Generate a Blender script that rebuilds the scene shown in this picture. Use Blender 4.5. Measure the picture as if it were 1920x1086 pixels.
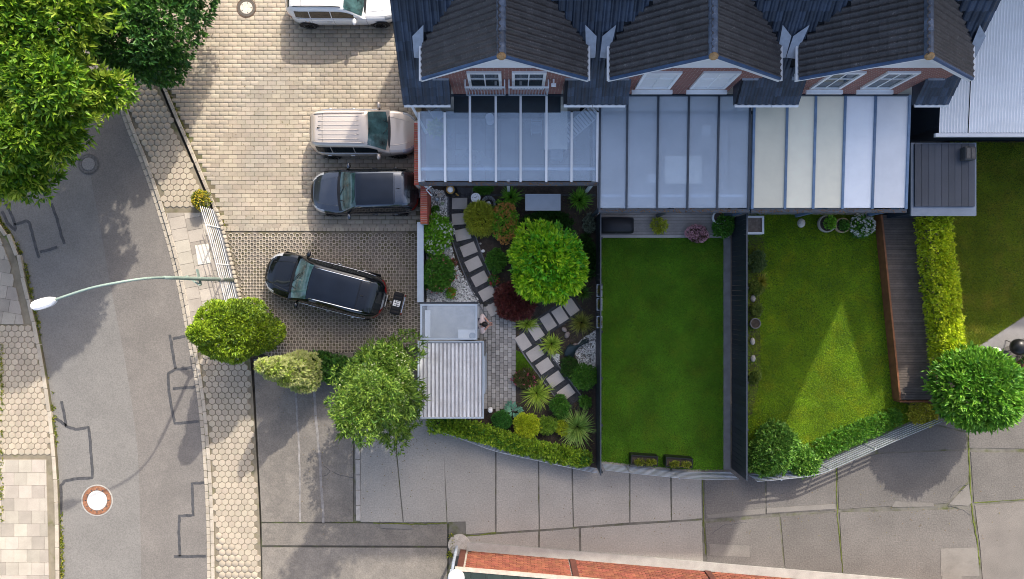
import bpy, math, random
import numpy as np
from mathutils import Vector, Matrix, Euler

for o in list(bpy.data.objects): bpy.data.objects.remove(o)
scene = bpy.context.scene
COL = scene.collection
random.seed(7); RNG = np.random.default_rng(7)
rad = math.radians

# ------------------------------------------------------------------ camera, sky, sun
CAM_H = 28.4                                   # flying height of the drone, metres
PPM = 45.0                                     # survey scale of the plan: units per metre on the ground
cam_d = bpy.data.cameras.new('camera'); cam = bpy.data.objects.new('camera', cam_d); COL.objects.link(cam)
cam.location = (0, 0, CAM_H); cam.rotation_euler = (0, 0, 0)
cam_d.sensor_width = 36; cam_d.lens = 36 * CAM_H / (1920 / PPM)
cam_d.clip_end = 3000; cam_d.clip_start = 0.5
scene.camera = cam

SHX, SHY = -0.55, -1.20                        # shadow offset per metre of height
world = bpy.data.worlds.new('World'); scene.world = world; world.use_nodes = True
wn = world.node_tree; wn.nodes.clear()
sky = wn.nodes.new('ShaderNodeTexSky'); sky.sky_type = 'NISHITA'; sky.sun_disc = False
el = math.atan(1 / math.hypot(SHX, SHY))
sky.sun_elevation = el; sky.sun_rotation = math.atan2(-SHX, -SHY)
sky.altitude = 80; sky.air_density = 0.8; sky.dust_density = 5.0; sky.ozone_density = 0.3
bg = wn.nodes.new('ShaderNodeBackground'); bg.inputs[1].default_value = 0.15
wo = wn.nodes.new('ShaderNodeOutputWorld')
wn.links.new(sky.outputs[0], bg.inputs[0]); wn.links.new(bg.outputs[0], wo.inputs[0])
sun_d = bpy.data.lights.new('sun', 'SUN'); sun_d.energy = 2.3; sun_d.angle = rad(0.6); sun_d.color = (1.0, 0.93, 0.82)
sun = bpy.data.objects.new('sun', sun_d); COL.objects.link(sun)
sun.rotation_euler = Vector((SHX, SHY, -1)).to_track_quat('-Z', 'Y').to_euler()
sun.location = (20, 40, 60)
scene.view_settings.view_transform = 'Standard'; scene.view_settings.look = 'None'
scene.view_settings.gamma = 1; scene.view_settings.use_curve_mapping = False
scene.view_settings.exposure = 1.2
cy = scene.cycles
cy.max_bounces = 6; cy.diffuse_bounces = 3; cy.glossy_bounces = 3; cy.transmission_bounces = 4; cy.transparent_max_bounces = 8
cy.use_denoising = True; cy.use_adaptive_sampling = True; cy.adaptive_threshold = 0.01; cy.filter_width = 1.0

def W(u, v, h=0.0):
    """survey plan coordinates of a point at height h -> metres"""
    f = (1 - h / CAM_H) / PPM
    return ((u - 960) * f, (543 - v) * f)
def WV(u, v, h=0.0):
    x, y = W(u, v, h); return Vector((x, y, h))

# ------------------------------------------------------------------ materials
MATS = {}
def mat(name, col, rough=0.8, var=0.12, hue=0.0, nscale=3.0, namp=0.2, fine=0.0, fscale=60, bump=0.0,
        metal=0.0, spec=0.4, coat=0.0, trans=0.0, alpha=1.0, col2=None, mixs=2.0, mixlo=.45, mixhi=.6, emit=0, sat=0.0, rand_mix=None):
    if name in MATS: return MATS[name]
    m = bpy.data.materials.new(name); m.use_nodes = True; nt = m.node_tree; nt.nodes.clear(); N = nt.nodes.new; L = nt.links.new
    out = N('ShaderNodeOutputMaterial'); b = N('ShaderNodeBsdfPrincipled')
    b.inputs['Roughness'].default_value = rough; b.inputs['Metallic'].default_value = metal
    b.inputs['Specular IOR Level'].default_value = spec; b.inputs['Coat Weight'].default_value = coat
    b.inputs['Coat Roughness'].default_value = 0.03
    geo = N('ShaderNodeNewGeometry'); oi = N('ShaderNodeObjectInfo')
    add = N('ShaderNodeMath'); add.operation = 'ADD'; L(geo.outputs['Random Per Island'], add.inputs[0]); L(oi.outputs['Random'], add.inputs[1])
    fr = N('ShaderNodeMath'); fr.operation = 'FRACT'; L(add.outputs[0], fr.inputs[0])
    n1 = N('ShaderNodeTexNoise'); n1.inputs['Scale'].default_value = nscale; n1.inputs['Detail'].default_value = 6; n1.inputs['Roughness'].default_value = .6
    L(geo.outputs['Position'], n1.inputs['Vector'])
    r1 = N('ShaderNodeMapRange'); r1.inputs['From Min'].default_value = .3; r1.inputs['From Max'].default_value = .7
    r1.inputs['To Min'].default_value = 1 - namp; r1.inputs['To Max'].default_value = 1 + namp; L(n1.outputs[0], r1.inputs['Value'])
    r2 = N('ShaderNodeMapRange'); r2.inputs['To Min'].default_value = 1 - var; r2.inputs['To Max'].default_value = 1 + var; L(fr.outputs[0], r2.inputs['Value'])
    mu = N('ShaderNodeMath'); mu.operation = 'MULTIPLY'; L(r1.outputs[0], mu.inputs[0]); L(r2.outputs[0], mu.inputs[1])
    val = mu.outputs[0]
    if fine or bump:
        n2 = N('ShaderNodeTexNoise'); n2.inputs['Scale'].default_value = fscale; n2.inputs['Detail'].default_value = 3; L(geo.outputs['Position'], n2.inputs['Vector'])
    if fine:
        r3 = N('ShaderNodeMapRange'); r3.inputs['From Min'].default_value = .3; r3.inputs['From Max'].default_value = .7
        r3.inputs['To Min'].default_value = 1 - fine; r3.inputs['To Max'].default_value = 1 + fine; L(n2.outputs[0], r3.inputs['Value'])
        m2 = N('ShaderNodeMath'); m2.operation = 'MULTIPLY'; L(val, m2.inputs[0]); L(r3.outputs[0], m2.inputs[1]); val = m2.outputs[0]
    hsv = N('ShaderNodeHueSaturation'); L(val, hsv.inputs['Value'])
    hsv.inputs['Color'].default_value = (*col, 1)
    if col2 is not None:
        mx = N('ShaderNodeMix'); mx.data_type = 'RGBA'; mx.inputs[6].default_value = (*col, 1); mx.inputs[7].default_value = (*col2, 1)
        if rand_mix is not None:
            mr = N('ShaderNodeMapRange'); mr.inputs['From Min'].default_value = rand_mix[0]; mr.inputs['From Max'].default_value = rand_mix[1]; L(fr.outputs[0], mr.inputs['Value'])
        else:
            n4 = N('ShaderNodeTexNoise'); n4.inputs['Scale'].default_value = mixs; n4.inputs['Detail'].default_value = 8; n4.inputs['Roughness'].default_value = .65; L(geo.outputs['Position'], n4.inputs['Vector'])
            mr = N('ShaderNodeMapRange'); mr.inputs['From Min'].default_value = mixlo; mr.inputs['From Max'].default_value = mixhi; L(n4.outputs[0], mr.inputs['Value'])
        L(mr.outputs[0], mx.inputs[0]); L(mx.outputs[2], hsv.inputs['Color'])
    if hue:
        a2 = N('ShaderNodeMath'); a2.operation = 'MULTIPLY'; a2.inputs[1].default_value = 7.31; L(fr.outputs[0], a2.inputs[0])
        a3 = N('ShaderNodeMath'); a3.operation = 'FRACT'; L(a2.outputs[0], a3.inputs[0])
        r4 = N('ShaderNodeMapRange'); r4.inputs['To Min'].default_value = .5 - hue; r4.inputs['To Max'].default_value = .5 + hue; L(a3.outputs[0], r4.inputs['Value']); L(r4.outputs[0], hsv.inputs['Hue'])
    L(hsv.outputs[0], b.inputs['Base Color'])
    if bump:
        bp = N('ShaderNodeBump'); bp.inputs['Strength'].default_value = bump; bp.inputs['Distance'].default_value = .02; L(n2.outputs[0], bp.inputs['Height']); L(bp.outputs[0], b.inputs['Normal'])
    sh = b.outputs[0]
    if trans:
        t = N('ShaderNodeBsdfTranslucent'); L(hsv.outputs[0], t.inputs[0]); ms = N('ShaderNodeMixShader'); ms.inputs[0].default_value = trans
        L(sh, ms.inputs[1]); L(t.outputs[0], ms.inputs[2]); sh = ms.outputs[0]
    if alpha < 1:
        t = N('ShaderNodeBsdfTransparent'); t.inputs[0].default_value = (.93, .96, 1, 1); ms = N('ShaderNodeMixShader'); ms.inputs[0].default_value = alpha
        L(t.outputs[0], ms.inputs[1]); L(sh, ms.inputs[2]); sh = ms.outputs[0]
    L(sh, out.inputs[0]); MATS[name] = m
    return m
def leafm(name, c1, c2, trans=.3, var=.3, rough=.45, namp=.15):
    return mat(name, c1, rough=rough, var=var, hue=.015, nscale=1.3, namp=namp, trans=trans, col2=c2, rand_mix=(.1, .9), spec=.35)
def brickm(name, c1, c2, mortar, bw=.24, bh=.075):
    if name in MATS: return MATS[name]
    m = bpy.data.materials.new(name); m.use_nodes = True; nt = m.node_tree; N = nt.nodes.new; L = nt.links.new
    b = nt.nodes['Principled BSDF']; b.inputs['Roughness'].default_value = .85
    g = N('ShaderNodeNewGeometry'); sp = N('ShaderNodeSeparateXYZ'); L(g.outputs['Position'], sp.inputs[0])
    ad = N('ShaderNodeMath'); L(sp.outputs[0], ad.inputs[0]); L(sp.outputs[1], ad.inputs[1])
    cb = N('ShaderNodeCombineXYZ'); L(ad.outputs[0], cb.inputs[0]); L(sp.outputs[2], cb.inputs[1])
    t = N('ShaderNodeTexBrick'); t.inputs['Scale'].default_value = 1; t.inputs['Brick Width'].default_value = bw; t.inputs['Row Height'].default_value = bh
    t.inputs['Mortar Size'].default_value = .012; t.inputs['Color1'].default_value = (*c1, 1); t.inputs['Color2'].default_value = (*c2, 1); t.inputs['Mortar'].default_value = (*mortar, 1)
    L(cb.outputs[0], t.inputs['Vector']); L(t.outputs[0], b.inputs['Base Color'])
    bp = N('ShaderNodeBump'); bp.inputs['Strength'].default_value = .5; bp.inputs['Distance'].default_value = .01; bp.invert = True; L(t.outputs[1], bp.inputs['Height']); L(bp.outputs[0], b.inputs['Normal'])
    MATS[name] = m; return m

# ------------------------------------------------------------------ mesh helpers
class MB:
    def __init__(s): s.v = []; s.f = []
    def add(s, vs, fs):
        n = len(s.v); s.v += [tuple(p) for p in vs]; s.f += [tuple(i + n for i in f) for f in fs]; return s
    def box(s, cx, cy, cz, sx, sy, sz, rz=0.0, M=None):
        vs = [(x * sx / 2, y * sy / 2, z * sz / 2) for z in (-1, 1) for y in (-1, 1) for x in (-1, 1)]
        R = Matrix.Translation((cx, cy, cz)) @ Matrix.Rotation(rz, 4, 'Z')
        if M is not None: R = R @ M
        return s.add([R @ Vector(p) for p in vs], [(0, 2, 3, 1), (4, 5, 7, 6), (0, 1, 5, 4), (2, 6, 7, 3), (0, 4, 6, 2), (1, 3, 7, 5)])
    def bbox(s, x0, x1, y0, y1, z0, z1): return s.box((x0 + x1) / 2, (y0 + y1) / 2, (z0 + z1) / 2, abs(x1 - x0), abs(y1 - y0), abs(z1 - z0))
    def rbox(s, cx, cy, cz, sx, sy, sz, bv=.02, rz=0.0, n=1):
        # box with chamfered vertical and top edges
        x, y = sx / 2, sy / 2
        def ring(i, z):
            return [(-x + i, -y + i + bv, z), (-x + i + bv, -y + i, z), (x - i - bv, -y + i, z), (x - i, -y + i + bv, z), (x - i, y - i - bv, z), (x - i - bv, y - i, z), (-x + i + bv, y - i, z), (-x + i, y - i - bv, z)]
        vs = ring(0, -sz / 2) + ring(0, sz / 2 - bv) + ring(bv, sz / 2)
        R = Matrix.Translation((cx, cy, cz)) @ Matrix.Rotation(rz, 4, 'Z')
        fs = [tuple(range(7, -1, -1)), tuple(range(16, 24))]
        for r in (0, 8):
            for i in range(8): j = (i + 1) % 8; fs.append((r + i, r + j, r + 8 + j, r + 8 + i))
        return s.add([R @ Vector(p) for p in vs], fs)
    def prism(s, poly, z0, z1, bv=0.0):
        n = len(poly)
        a = sum(poly[i][0] * poly[(i + 1) % n][1] - poly[(i + 1) % n][0] * poly[i][1] for i in range(n))
        if a < 0: poly = poly[::-1]
        vs = [(p[0], p[1], z0) for p in poly] + [(p[0], p[1], z1) for p in poly]
        fs = [tuple(range(n - 1, -1, -1)), tuple(range(n, 2 * n))] + [(i, (i + 1) % n, n + (i + 1) % n, n + i) for i in range(n)]
        return s.add(vs, fs)
    def tube(s, pts, r, seg=8, caps=True):
        pts = [Vector(p) for p in pts]; n = len(pts)
        rs = r if isinstance(r, (list, tuple)) else [r] * n
        vs = []; fs = []; ref = None
        for i, p in enumerate(pts):
            d = (pts[min(i + 1, n - 1)] - pts[max(i - 1, 0)]).normalized()
            if ref is None: ref = Vector((0, 0, 1)) if abs(d.z) < .9 else Vector((1, 0, 0))
            a = d.cross(ref); a = a.normalized() if a.length > 1e-5 else d.orthogonal().normalized(); b = d.cross(a)
            for k in range(seg):
                t = 2 * math.pi * k / seg; vs.append(p + (a * math.cos(t) + b * math.sin(t)) * rs[i])
        for i in range(n - 1):
            for k in range(seg):
                q = (k + 1) % seg; fs.append((i * seg + k, i * seg + q, (i + 1) * seg + q, (i + 1) * seg + k))
        if caps: fs += [tuple(range(seg - 1, -1, -1)), tuple(range((n - 1) * seg, n * seg))]
        return s.add(vs, fs)
    def lathe(s, cx, cy, prof, seg=20):
        vs = []; fs = []; n = len(prof)
        for r, z in prof:
            for k in range(seg): t = 2 * math.pi * k / seg; vs.append((cx + r * math.cos(t), cy + r * math.sin(t), z))
        for i in range(n - 1):
            for k in range(seg): q = (k + 1) % seg; fs.append((i * seg + k, i * seg + q, (i + 1) * seg + q, (i + 1) * seg + k))
        fs += [tuple(range(seg - 1, -1, -1)), tuple(range((n - 1) * seg, n * seg))]
        return s.add(vs, fs)
    def ball(s, c, r, seg=10, rings=6, M=None):
        rx, ry, rz = r if isinstance(r, (tuple, list)) else (r, r, r)
        vs = [(0, 0, -rz)]; fs = []
        for i in range(1, rings):
            a = -math.pi / 2 + math.pi * i / rings
            for k in range(seg): t = 2 * math.pi * k / seg; vs.append((rx * math.cos(a) * math.cos(t), ry * math.cos(a) * math.sin(t), rz * math.sin(a)))
        vs.append((0, 0, rz)); last = len(vs) - 1
        for k in range(seg): q = (k + 1) % seg; fs.append((0, 1 + q, 1 + k)); b0 = 1 + (rings - 2) * seg; fs.append((last, b0 + k, b0 + q))
        for i in range(rings - 2):
            for k in range(seg): q = (k + 1) % seg; a = 1 + i * seg; fs.append((a + k, a + q, a + seg + q, a + seg + k))
        c = Vector(c); vs = [(M @ Vector(p) if M is not None else Vector(p)) + c for p in vs]
        return s.add(vs, fs)
    def strip(s, pts, w, z0, z1):
        # ribbon of width w following pts (plan), as a thin solid
        n = len(pts); lft = []; rgt = []
        for i in range(n):
            a = Vector(pts[max(i - 1, 0)][:2]); b = Vector(pts[min(i + 1, n - 1)][:2]); d = (b - a).normalized(); nn = Vector((-d.y, d.x)) * w / 2
            p = Vector(pts[i][:2]); lft.append(p + nn); rgt.append(p - nn)
        for i in range(n - 1):
            q = [rgt[i], rgt[i + 1], lft[i + 1], lft[i]]
            vs = [(p.x, p.y, z0) for p in q] + [(p.x, p.y, z1) for p in q]
            fs = [(3, 2, 1, 0), (4, 5, 6, 7), (0, 1, 5, 4), (2, 3, 7, 6)]
            if i == 0: fs.append((3, 0, 4, 7))
            if i == n - 2: fs.append((1, 2, 6, 5))
            s.add(vs, fs)
        return s
    def mesh(s, name, m=None, smooth=False):
        me = bpy.data.meshes.new(name); me.from_pydata(s.v, [], s.f); me.update()
        if smooth: me.shade_smooth()
        if m is not None: me.materials.append(m)
        return me

def link(name, me, parent=None, kind=None, label=None, cat=None, group=None, M=None):
    o = bpy.data.objects.new(name, me); COL.objects.link(o)
    if parent is not None:
        o.parent = parent
        if M is None: o.matrix_local = parent.matrix_basis.inverted() if parent.parent is None else (parent.parent.matrix_basis @ parent.matrix_local).inverted()
        else: o.matrix_local = M
    elif M is not None: o.matrix_basis = M
    tag(o, label, cat, group, kind); return o
def tag(o, label=None, cat=None, group=None, kind=None):
    if label: o['label'] = label
    if cat: o['category'] = cat
    if group: o['group'] = group
    if kind: o['kind'] = kind
    return o
def worldmat(p):
    M = p.matrix_basis.copy()
    return worldmat(p.parent) @ M if p.parent else M
def part(name, mb, m, parent, smooth=False, label=None, kind=None, local=False):
    """child of parent; mesh given in world coordinates unless local"""
    me = mb.mesh(name, m, smooth) if isinstance(mb, MB) else mb
    o = bpy.data.objects.new(name, me); COL.objects.link(o); o.parent = parent
    if not local: o.matrix_basis = worldmat(parent).inverted()
    return tag(o, label, kind=kind)
def thing(name, label, cat, loc=(0, 0, 0), rz=0.0, group=None):
    o = bpy.data.objects.new(name, None); COL.objects.link(o); o.empty_display_size = .3
    o.location = loc; o.rotation_euler = (0, 0, rz); o.matrix_basis = Matrix.Translation(loc) @ Matrix.Rotation(rz, 4, 'Z')
    return tag(o, label, cat, group)
def solo(name, mb, m, label, cat, group=None, smooth=False):
    return link(name, mb.mesh(name, m, smooth), label=label, cat=cat, group=group)
def struct(name, mb, m):
    return link(name, mb.mesh(name, m), kind='structure')

def rawmesh(name, V, F, m, smooth=False):
    """fast mesh from numpy: V (n,3), F (k,c) equal-sized faces"""
    me = bpy.data.meshes.new(name); V = np.asarray(V, np.float32); F = np.asarray(F, np.int32)
    me.vertices.add(len(V)); me.vertices.foreach_set('co', V.ravel())
    k, c = F.shape; me.loops.add(k * c); me.loops.foreach_set('vertex_index', F.ravel())
    me.polygons.add(k); me.polygons.foreach_set('loop_start', np.arange(0, k * c, c, dtype=np.int32))
    try: me.polygons.foreach_set('loop_total', np.full(k, c, np.int32))
    except Exception: pass
    if smooth: me.polygons.foreach_set('use_smooth', np.ones(k, bool))
    me.update(calc_edges=True)
    if m is not None: me.materials.append(m)
    return me

def pieces(parent, name, templ, m, mats4, limit=300, rest='rest', key=None):
    """pieces sharing the mesh of templ (MB in local coordinates) at matrices mats4; the largest-showing `limit` are objects, the rest one stuff part"""
    if not mats4: return
    if key: mats4 = sorted(mats4, key=key)
    me = templ.mesh(name, m); inv = worldmat(parent).inverted()
    for M in mats4[:limit]:
        o = bpy.data.objects.new(name, me); COL.objects.link(o); o.parent = parent; o.matrix_basis = inv @ M
    left = mats4[limit:]
    if left:
        tv = np.array([(*p, 1) for p in templ.v]); nv = len(tv); T = np.array([[list(r) for r in M] for M in left])
        V = np.einsum('kij,vj->kvi', T, tv)[:, :, :3].reshape(-1, 3)
        # triangulate faces as fans
        tr = [(f[0], f[i], f[i + 1]) for f in templ.f for i in range(1, len(f) - 1)]
        F = (np.array(tr)[None] + (np.arange(len(left)) * nv)[:, None, None]).reshape(-1, 3)
        o = bpy.data.objects.new(rest, rawmesh(rest, V, F, m)); COL.objects.link(o); o.parent = parent; o.matrix_basis = inv; o['kind'] = 'stuff'

def inpoly(x, y, P):
    c = False; n = len(P); j = n - 1
    for i in range(n):
        if (P[i][1] > y) != (P[j][1] > y) and x < (P[j][0] - P[i][0]) * (y - P[i][1]) / (P[j][1] - P[i][1]) + P[i][0]: c = not c
        j = i
    return c
def smoothline(pts, n=6):
    """Catmull-Rom through plan points"""
    out = []; P = [Vector(p) for p in pts]
    for i in range(len(P) - 1):
        p0 = P[max(i - 1, 0)]; p1 = P[i]; p2 = P[i + 1]; p3 = P[min(i + 2, len(P) - 1)]
        for k in range(n):
            t = k / n; out.append(.5 * ((2 * p1) + (p2 - p0) * t + (2 * p0 - 5 * p1 + 4 * p2 - p3) * t * t + (3 * p1 - p0 - 3 * p2 + p3) * t ** 3))
    out.append(P[-1]); return [tuple(p) for p in out]
def walk(pts, step):
    """(point, heading) every step metres along a polyline"""
    out = []; acc = 0.0; P = [Vector(p[:2]) for p in pts]
    for a, b in zip(P, P[1:]):
        L = (b - a).length; d = (b - a) / L if L else Vector((1, 0)); t = -acc
        while t + step <= L + 1e-9:
            t += step; out.append((a + d * (t - step / 2), math.atan2(d.y, d.x)))
        acc = L - t
    return out

# ------------------------------------------------------------------ foliage helpers
def unit(a): return a / np.maximum(np.linalg.norm(a, axis=1, keepdims=True), 1e-9)
def leafmesh(name, P, D, L, Wd, m, up=.6, fold=.18):
    """diamond leaves folded along the midrib: base P, direction D"""
    n = len(P); L = np.broadcast_to(L, n)[:, None]; Wd = np.broadcast_to(Wd, n)[:, None]
    rnd = RNG.normal(size=(n, 3)); nrm = rnd * (1 - up) + np.array([0, 0, 1.0]) * up
    S = unit(np.cross(D, nrm)); Nn = unit(np.cross(S, D))
    b = P; t = P + D * L - Nn * L * .12; mid = P + D * L * .45
    l = mid + S * Wd / 2 + Nn * Wd * fold; r = mid - S * Wd / 2 + Nn * Wd * fold
    V = np.stack([b, r, t, l], 1).reshape(-1, 3); i = np.arange(n) * 4
    F = np.concatenate([np.stack([i, i + 1, i + 2], 1), np.stack([i, i + 2, i + 3], 1)])
    return rawmesh(name, V, F, m)
def lump(dirs, seed, amp):
    r = np.random.default_rng(seed); f = np.zeros(len(dirs))
    for k in range(5):
        w = r.normal(size=3) * (1.5 + k); f += np.sin(dirs @ w + r.uniform(0, 6.28)) * amp / (1 + .5 * k)
    return f
def crown_pts(blobs, n, seed=1, shell=.7, amp=.12, zmin=-.5, boxy=0.0):
    """points and outward directions near the surface of a union of ellipsoids (cx,cy,cz,rx,ry,rz)"""
    r = np.random.default_rng(seed); B = np.array(blobs, float); ar = (B[:, 3] * B[:, 4] + B[:, 3] * B[:, 5] + B[:, 4] * B[:, 5]); ar /= ar.sum()
    idx = r.choice(len(B), n, p=ar); d = unit(r.normal(size=(n, 3))); d[:, 2] = np.where(d[:, 2] < zmin, -d[:, 2], d[:, 2])
    rr = shell + (1.03 - shell) * np.sqrt(r.random(n)); rr = rr * (1 + lump(d + B[idx, :3] * .7, seed + 3, amp))
    if boxy: rr = rr / np.maximum(np.abs(d).max(1), .57) ** boxy
    P = B[idx, :3] + d * rr[:, None] * B[idx, 3:6]
    keep = np.ones(n, bool)
    for k in range(len(B)):
        q = np.linalg.norm((P - B[k, :3]) / B[k, 3:6], axis=1); keep &= ~((q < .62) & (idx != k))
    O = unit(d / B[idx, 3:6]); return P[keep], O[keep]
def rosettes(name, blobs, n, k, L, Wd, m, seed=1, shell=.7, amp=.12, spread=.9, outw=.7, up=.5, zmin=-.5, jit=.35, boxy=0.0):
    P, O = crown_pts(blobs, n, seed, shell, amp, zmin, boxy); r = np.random.default_rng(seed + 9); n = len(P)
    Pk = np.repeat(P, k, 0); Ok = np.repeat(O, k, 0); rnd = unit(r.normal(size=(n * k, 3)))
    D = unit(Ok * outw + rnd * spread + np.array([0, 0, .12])); Pk = Pk + rnd * L * jit * .3
    return leafmesh(name, Pk, D, L * r.uniform(.65, 1.25, n * k), Wd * r.uniform(.7, 1.2, n * k), m, up)
def blades(name, c, R, h, n, m, w=.03, seed=1, stiff=.5, seg=4, rb=.06, ell=(1, 1)):
    """arching strap leaves out of one point"""
    r = np.random.default_rng(seed); a = r.uniform(0, 2 * np.pi, n); ln = r.uniform(.55, 1.08, n); tilt = r.random(n) ** .7
    V = []; F = []
    for i in range(n):
        ca, sa = math.cos(a[i]) * ell[0], math.sin(a[i]) * ell[1]; base = len(V); rr = R * ln[i] * (.35 + .65 * tilt[i]); hh = h * ln[i] * (1.1 - .55 * tilt[i]); tw = r.normal() * .15
        for s in range(seg + 1):
            t = s / seg; x = rb * r.uniform(.2, 1) * 0 + rb + rr * t; z = hh * (2 * t * (1 - stiff * t) if t < 1 else 2 * (1 - stiff)) * .75
            ww = w * (1 - t ** 2 * .92) / 2; px = math.cos(a[i] + tw * t) * ell[0] * x; py = math.sin(a[i] + tw * t) * ell[1] * x
            V.append((c[0] + px - sa * ww, c[1] + py + ca * ww, c[2] + z)); V.append((c[0] + px + sa * ww, c[1] + py - ca * ww, c[2] + z))
        for s in range(seg): q = base + 2 * s; F.append((q, q + 1, q + 3, q + 2))
    return rawmesh(name, V, F, m)
def rawpart(name, me, parent, kind=None, label=None):
    o = bpy.data.objects.new(name, me); COL.objects.link(o); o.parent = parent; o.matrix_basis = worldmat(parent).inverted(); return tag(o, label, kind=kind)
# ================================================================== THE GROUND
def px(lst, h=0.0): return [W(u, v, h) for u, v in lst]
m_soil = mat('soil', (.055, .043, .034), .95, nscale=4, namp=.35, fine=.3, fscale=30, bump=.6)
m_ground = mat('ground_earth', (.11, .10, .085), .95, nscale=.5, namp=.3)
m_asph_l = mat('asphalt_pale', (.178, .171, .159), .9, nscale=.7, namp=.07, fine=.16, fscale=20, bump=.25, col2=(.192, .184, .171), mixs=1.0)
m_asph_r = mat('asphalt_brown', (.148, .137, .125), .9, nscale=.8, namp=.07, fine=.17, fscale=20, bump=.3, col2=(.165, .152, .138), mixs=1.0)
m_asph_d = mat('asphalt_side', (.168, .152, .132), .9, nscale=.8, namp=.14, fine=.18, fscale=20, bump=.3, col2=(.198, .178, .152), mixs=1.8)
m_tar = mat('tar', (.06, .06, .062), .6, nscale=9, namp=.35)
m_joint = mat('joint_sand', (.135, .115, .075), .95, nscale=1.2, namp=.3, col2=(.10, .125, .035), mixs=1.6, mixlo=.5, mixhi=.68)
m_joint_d = mat('joint_dark', (.05, .047, .04), .95, nscale=4, namp=.3, col2=(.06, .075, .02), mixs=1.4, mixlo=.52, mixhi=.66)
m_paver = mat('paver_sand', (.34, .292, .226), .88, var=.13, hue=.008, nscale=.5, namp=.12, fine=.1, fscale=40, col2=(.30, .268, .22), mixs=.4)
m_grid = mat('grid_paver', (.34, .30, .25), .9, var=.12, nscale=2, namp=.15, fine=.15, fscale=50)
m_hex = mat('hex_paver', (.365, .315, .242), .88, var=.10, hue=.006, nscale=.7, namp=.1, fine=.08, fscale=40)
m_slab = mat('slab_grey', (.345, .31, .26), .88, var=.2, hue=.01, nscale=1.5, namp=.12, fine=.1, fscale=40)
m_kerb = mat('kerb', (.36, .32, .26), .88, var=.14, nscale=3, namp=.15, fine=.1, fscale=40)
m_yard = mat('yard_concrete', (.285, .268, .238), .9, var=.05, nscale=.6, namp=.09, fine=.16, fscale=17, bump=.35)
m_yard2 = mat('yard_asphalt_dimmed', (.122, .114, .105), .9, var=.08, nscale=.8, namp=.14, fine=.2, fscale=17, bump=.45)  # asphalt slabs with shade put into the colour, level with the shaded concrete
m_yardp = mat('yard_patch', (.165, .155, .14), .9, var=.08, nscale=1.5, namp=.14, fine=.2, fscale=45)
m_weed = leafm('weed_leaf', (.10, .17, .02), (.28, .26, .03), trans=.25)
m_joint_y = mat('joint_yard', (.13, .124, .108), .95, nscale=2, namp=.3, col2=(.075, .085, .03), mixs=1.4, mixlo=.5, mixhi=.66)
m_joint_h = mat('joint_hex', (.19, .165, .12), .95, nscale=2, namp=.25, col2=(.12, .12, .05), mixs=1.4, mixlo=.54, mixhi=.7)
m_moss = mat('moss', (.09, .115, .018), .95, nscale=7, namp=.4, fine=.3, fscale=70)

g = struct('ground', MB().add([(-400, -400, -.3), (400, -400, -.3), (400, 400, -.3), (-400, 400, -.3)], [(0, 1, 2, 3)]), m_ground)

R_EDGE = smoothline(px([(120, -60), (170, 60), (200, 140), (232, 235), (262, 310), (288, 385), (312, 465), (330, 540), (347, 630), (360, 700), (370, 770), (377, 850), (382, 930), (385, 1010), (386, 1110), (386, 1250)]))
L_EDGE = smoothline(px([(-330, -200), (-120, 180), (-30, 370), (32, 470), (56, 560), (74, 640), (88, 720), (99, 800), (106, 880), (110, 960), (112, 1110), (112, 1250)]))
SEAM = smoothline(px([(-160, -260), (60, 60), (110, 165), (150, 260), (180, 400), (205, 540), (232, 680), (250, 800), (258, 900), (262, 1100), (262, 1250)]))
def band(a, b, z):
    m = MB(); P = [(x, y, z) for x, y in a] + [(x, y, z) for x, y in b[::-1]]
    # resample both to the same count
    def rs(l, n=60):
        P = [Vector(p[:2]) for p in l]; s = [0]
        for i in range(1, len(P)): s.append(s[-1] + (P[i] - P[i - 1]).length)
        o = []
        for k in range(n):
            t = s[-1] * k / (n - 1); i = max(0, min(len(s) - 2, next((j for j in range(len(s) - 1) if s[j + 1] >= t - 1e-9), len(s) - 2)))
            f = (t - s[i]) / max(s[i + 1] - s[i], 1e-9); o.append(P[i].lerp(P[i + 1], f))
        return o
    A = rs(a); B = rs(b); n = len(A)
    return m.add([(p.x, p.y, z) for p in A] + [(p.x, p.y, z) for p in B], [(i, i + 1, n + i + 1, n + i) for i in range(n - 1)])
ZR = -.12
road = struct('road', band(L_EDGE, R_EDGE, ZR - .02), m_asph_r)
part('lane_surface', band(L_EDGE, SEAM, ZR), m_asph_l, road, label='paler grey lane surface by the left kerb')
part('lane_surface', band(SEAM, R_EDGE, ZR + .004), m_asph_r, road, label='browner lane surface by the right kerb')
def wob(pts, n=5, a=.018):
    q = smoothline(px(pts), n) if len(pts) > 2 else [tuple(Vector(W(*pts[0])).lerp(Vector(W(*pts[1])), i / 6)) for i in range(7)]
    return [(p[0] + random.uniform(-a, a), p[1] + random.uniform(-a, a)) for p in q]
def poly_sharp(pts, a=.014):
    P = px(pts); o = []
    for p, q in zip(P, P[1:]):
        for i in range(4): t = i / 4; o.append((p[0] + (q[0] - p[0]) * t + random.uniform(-a, a), p[1] + (q[1] - p[1]) * t + random.uniform(-a, a)))
    o.append(P[-1]); return o
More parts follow.
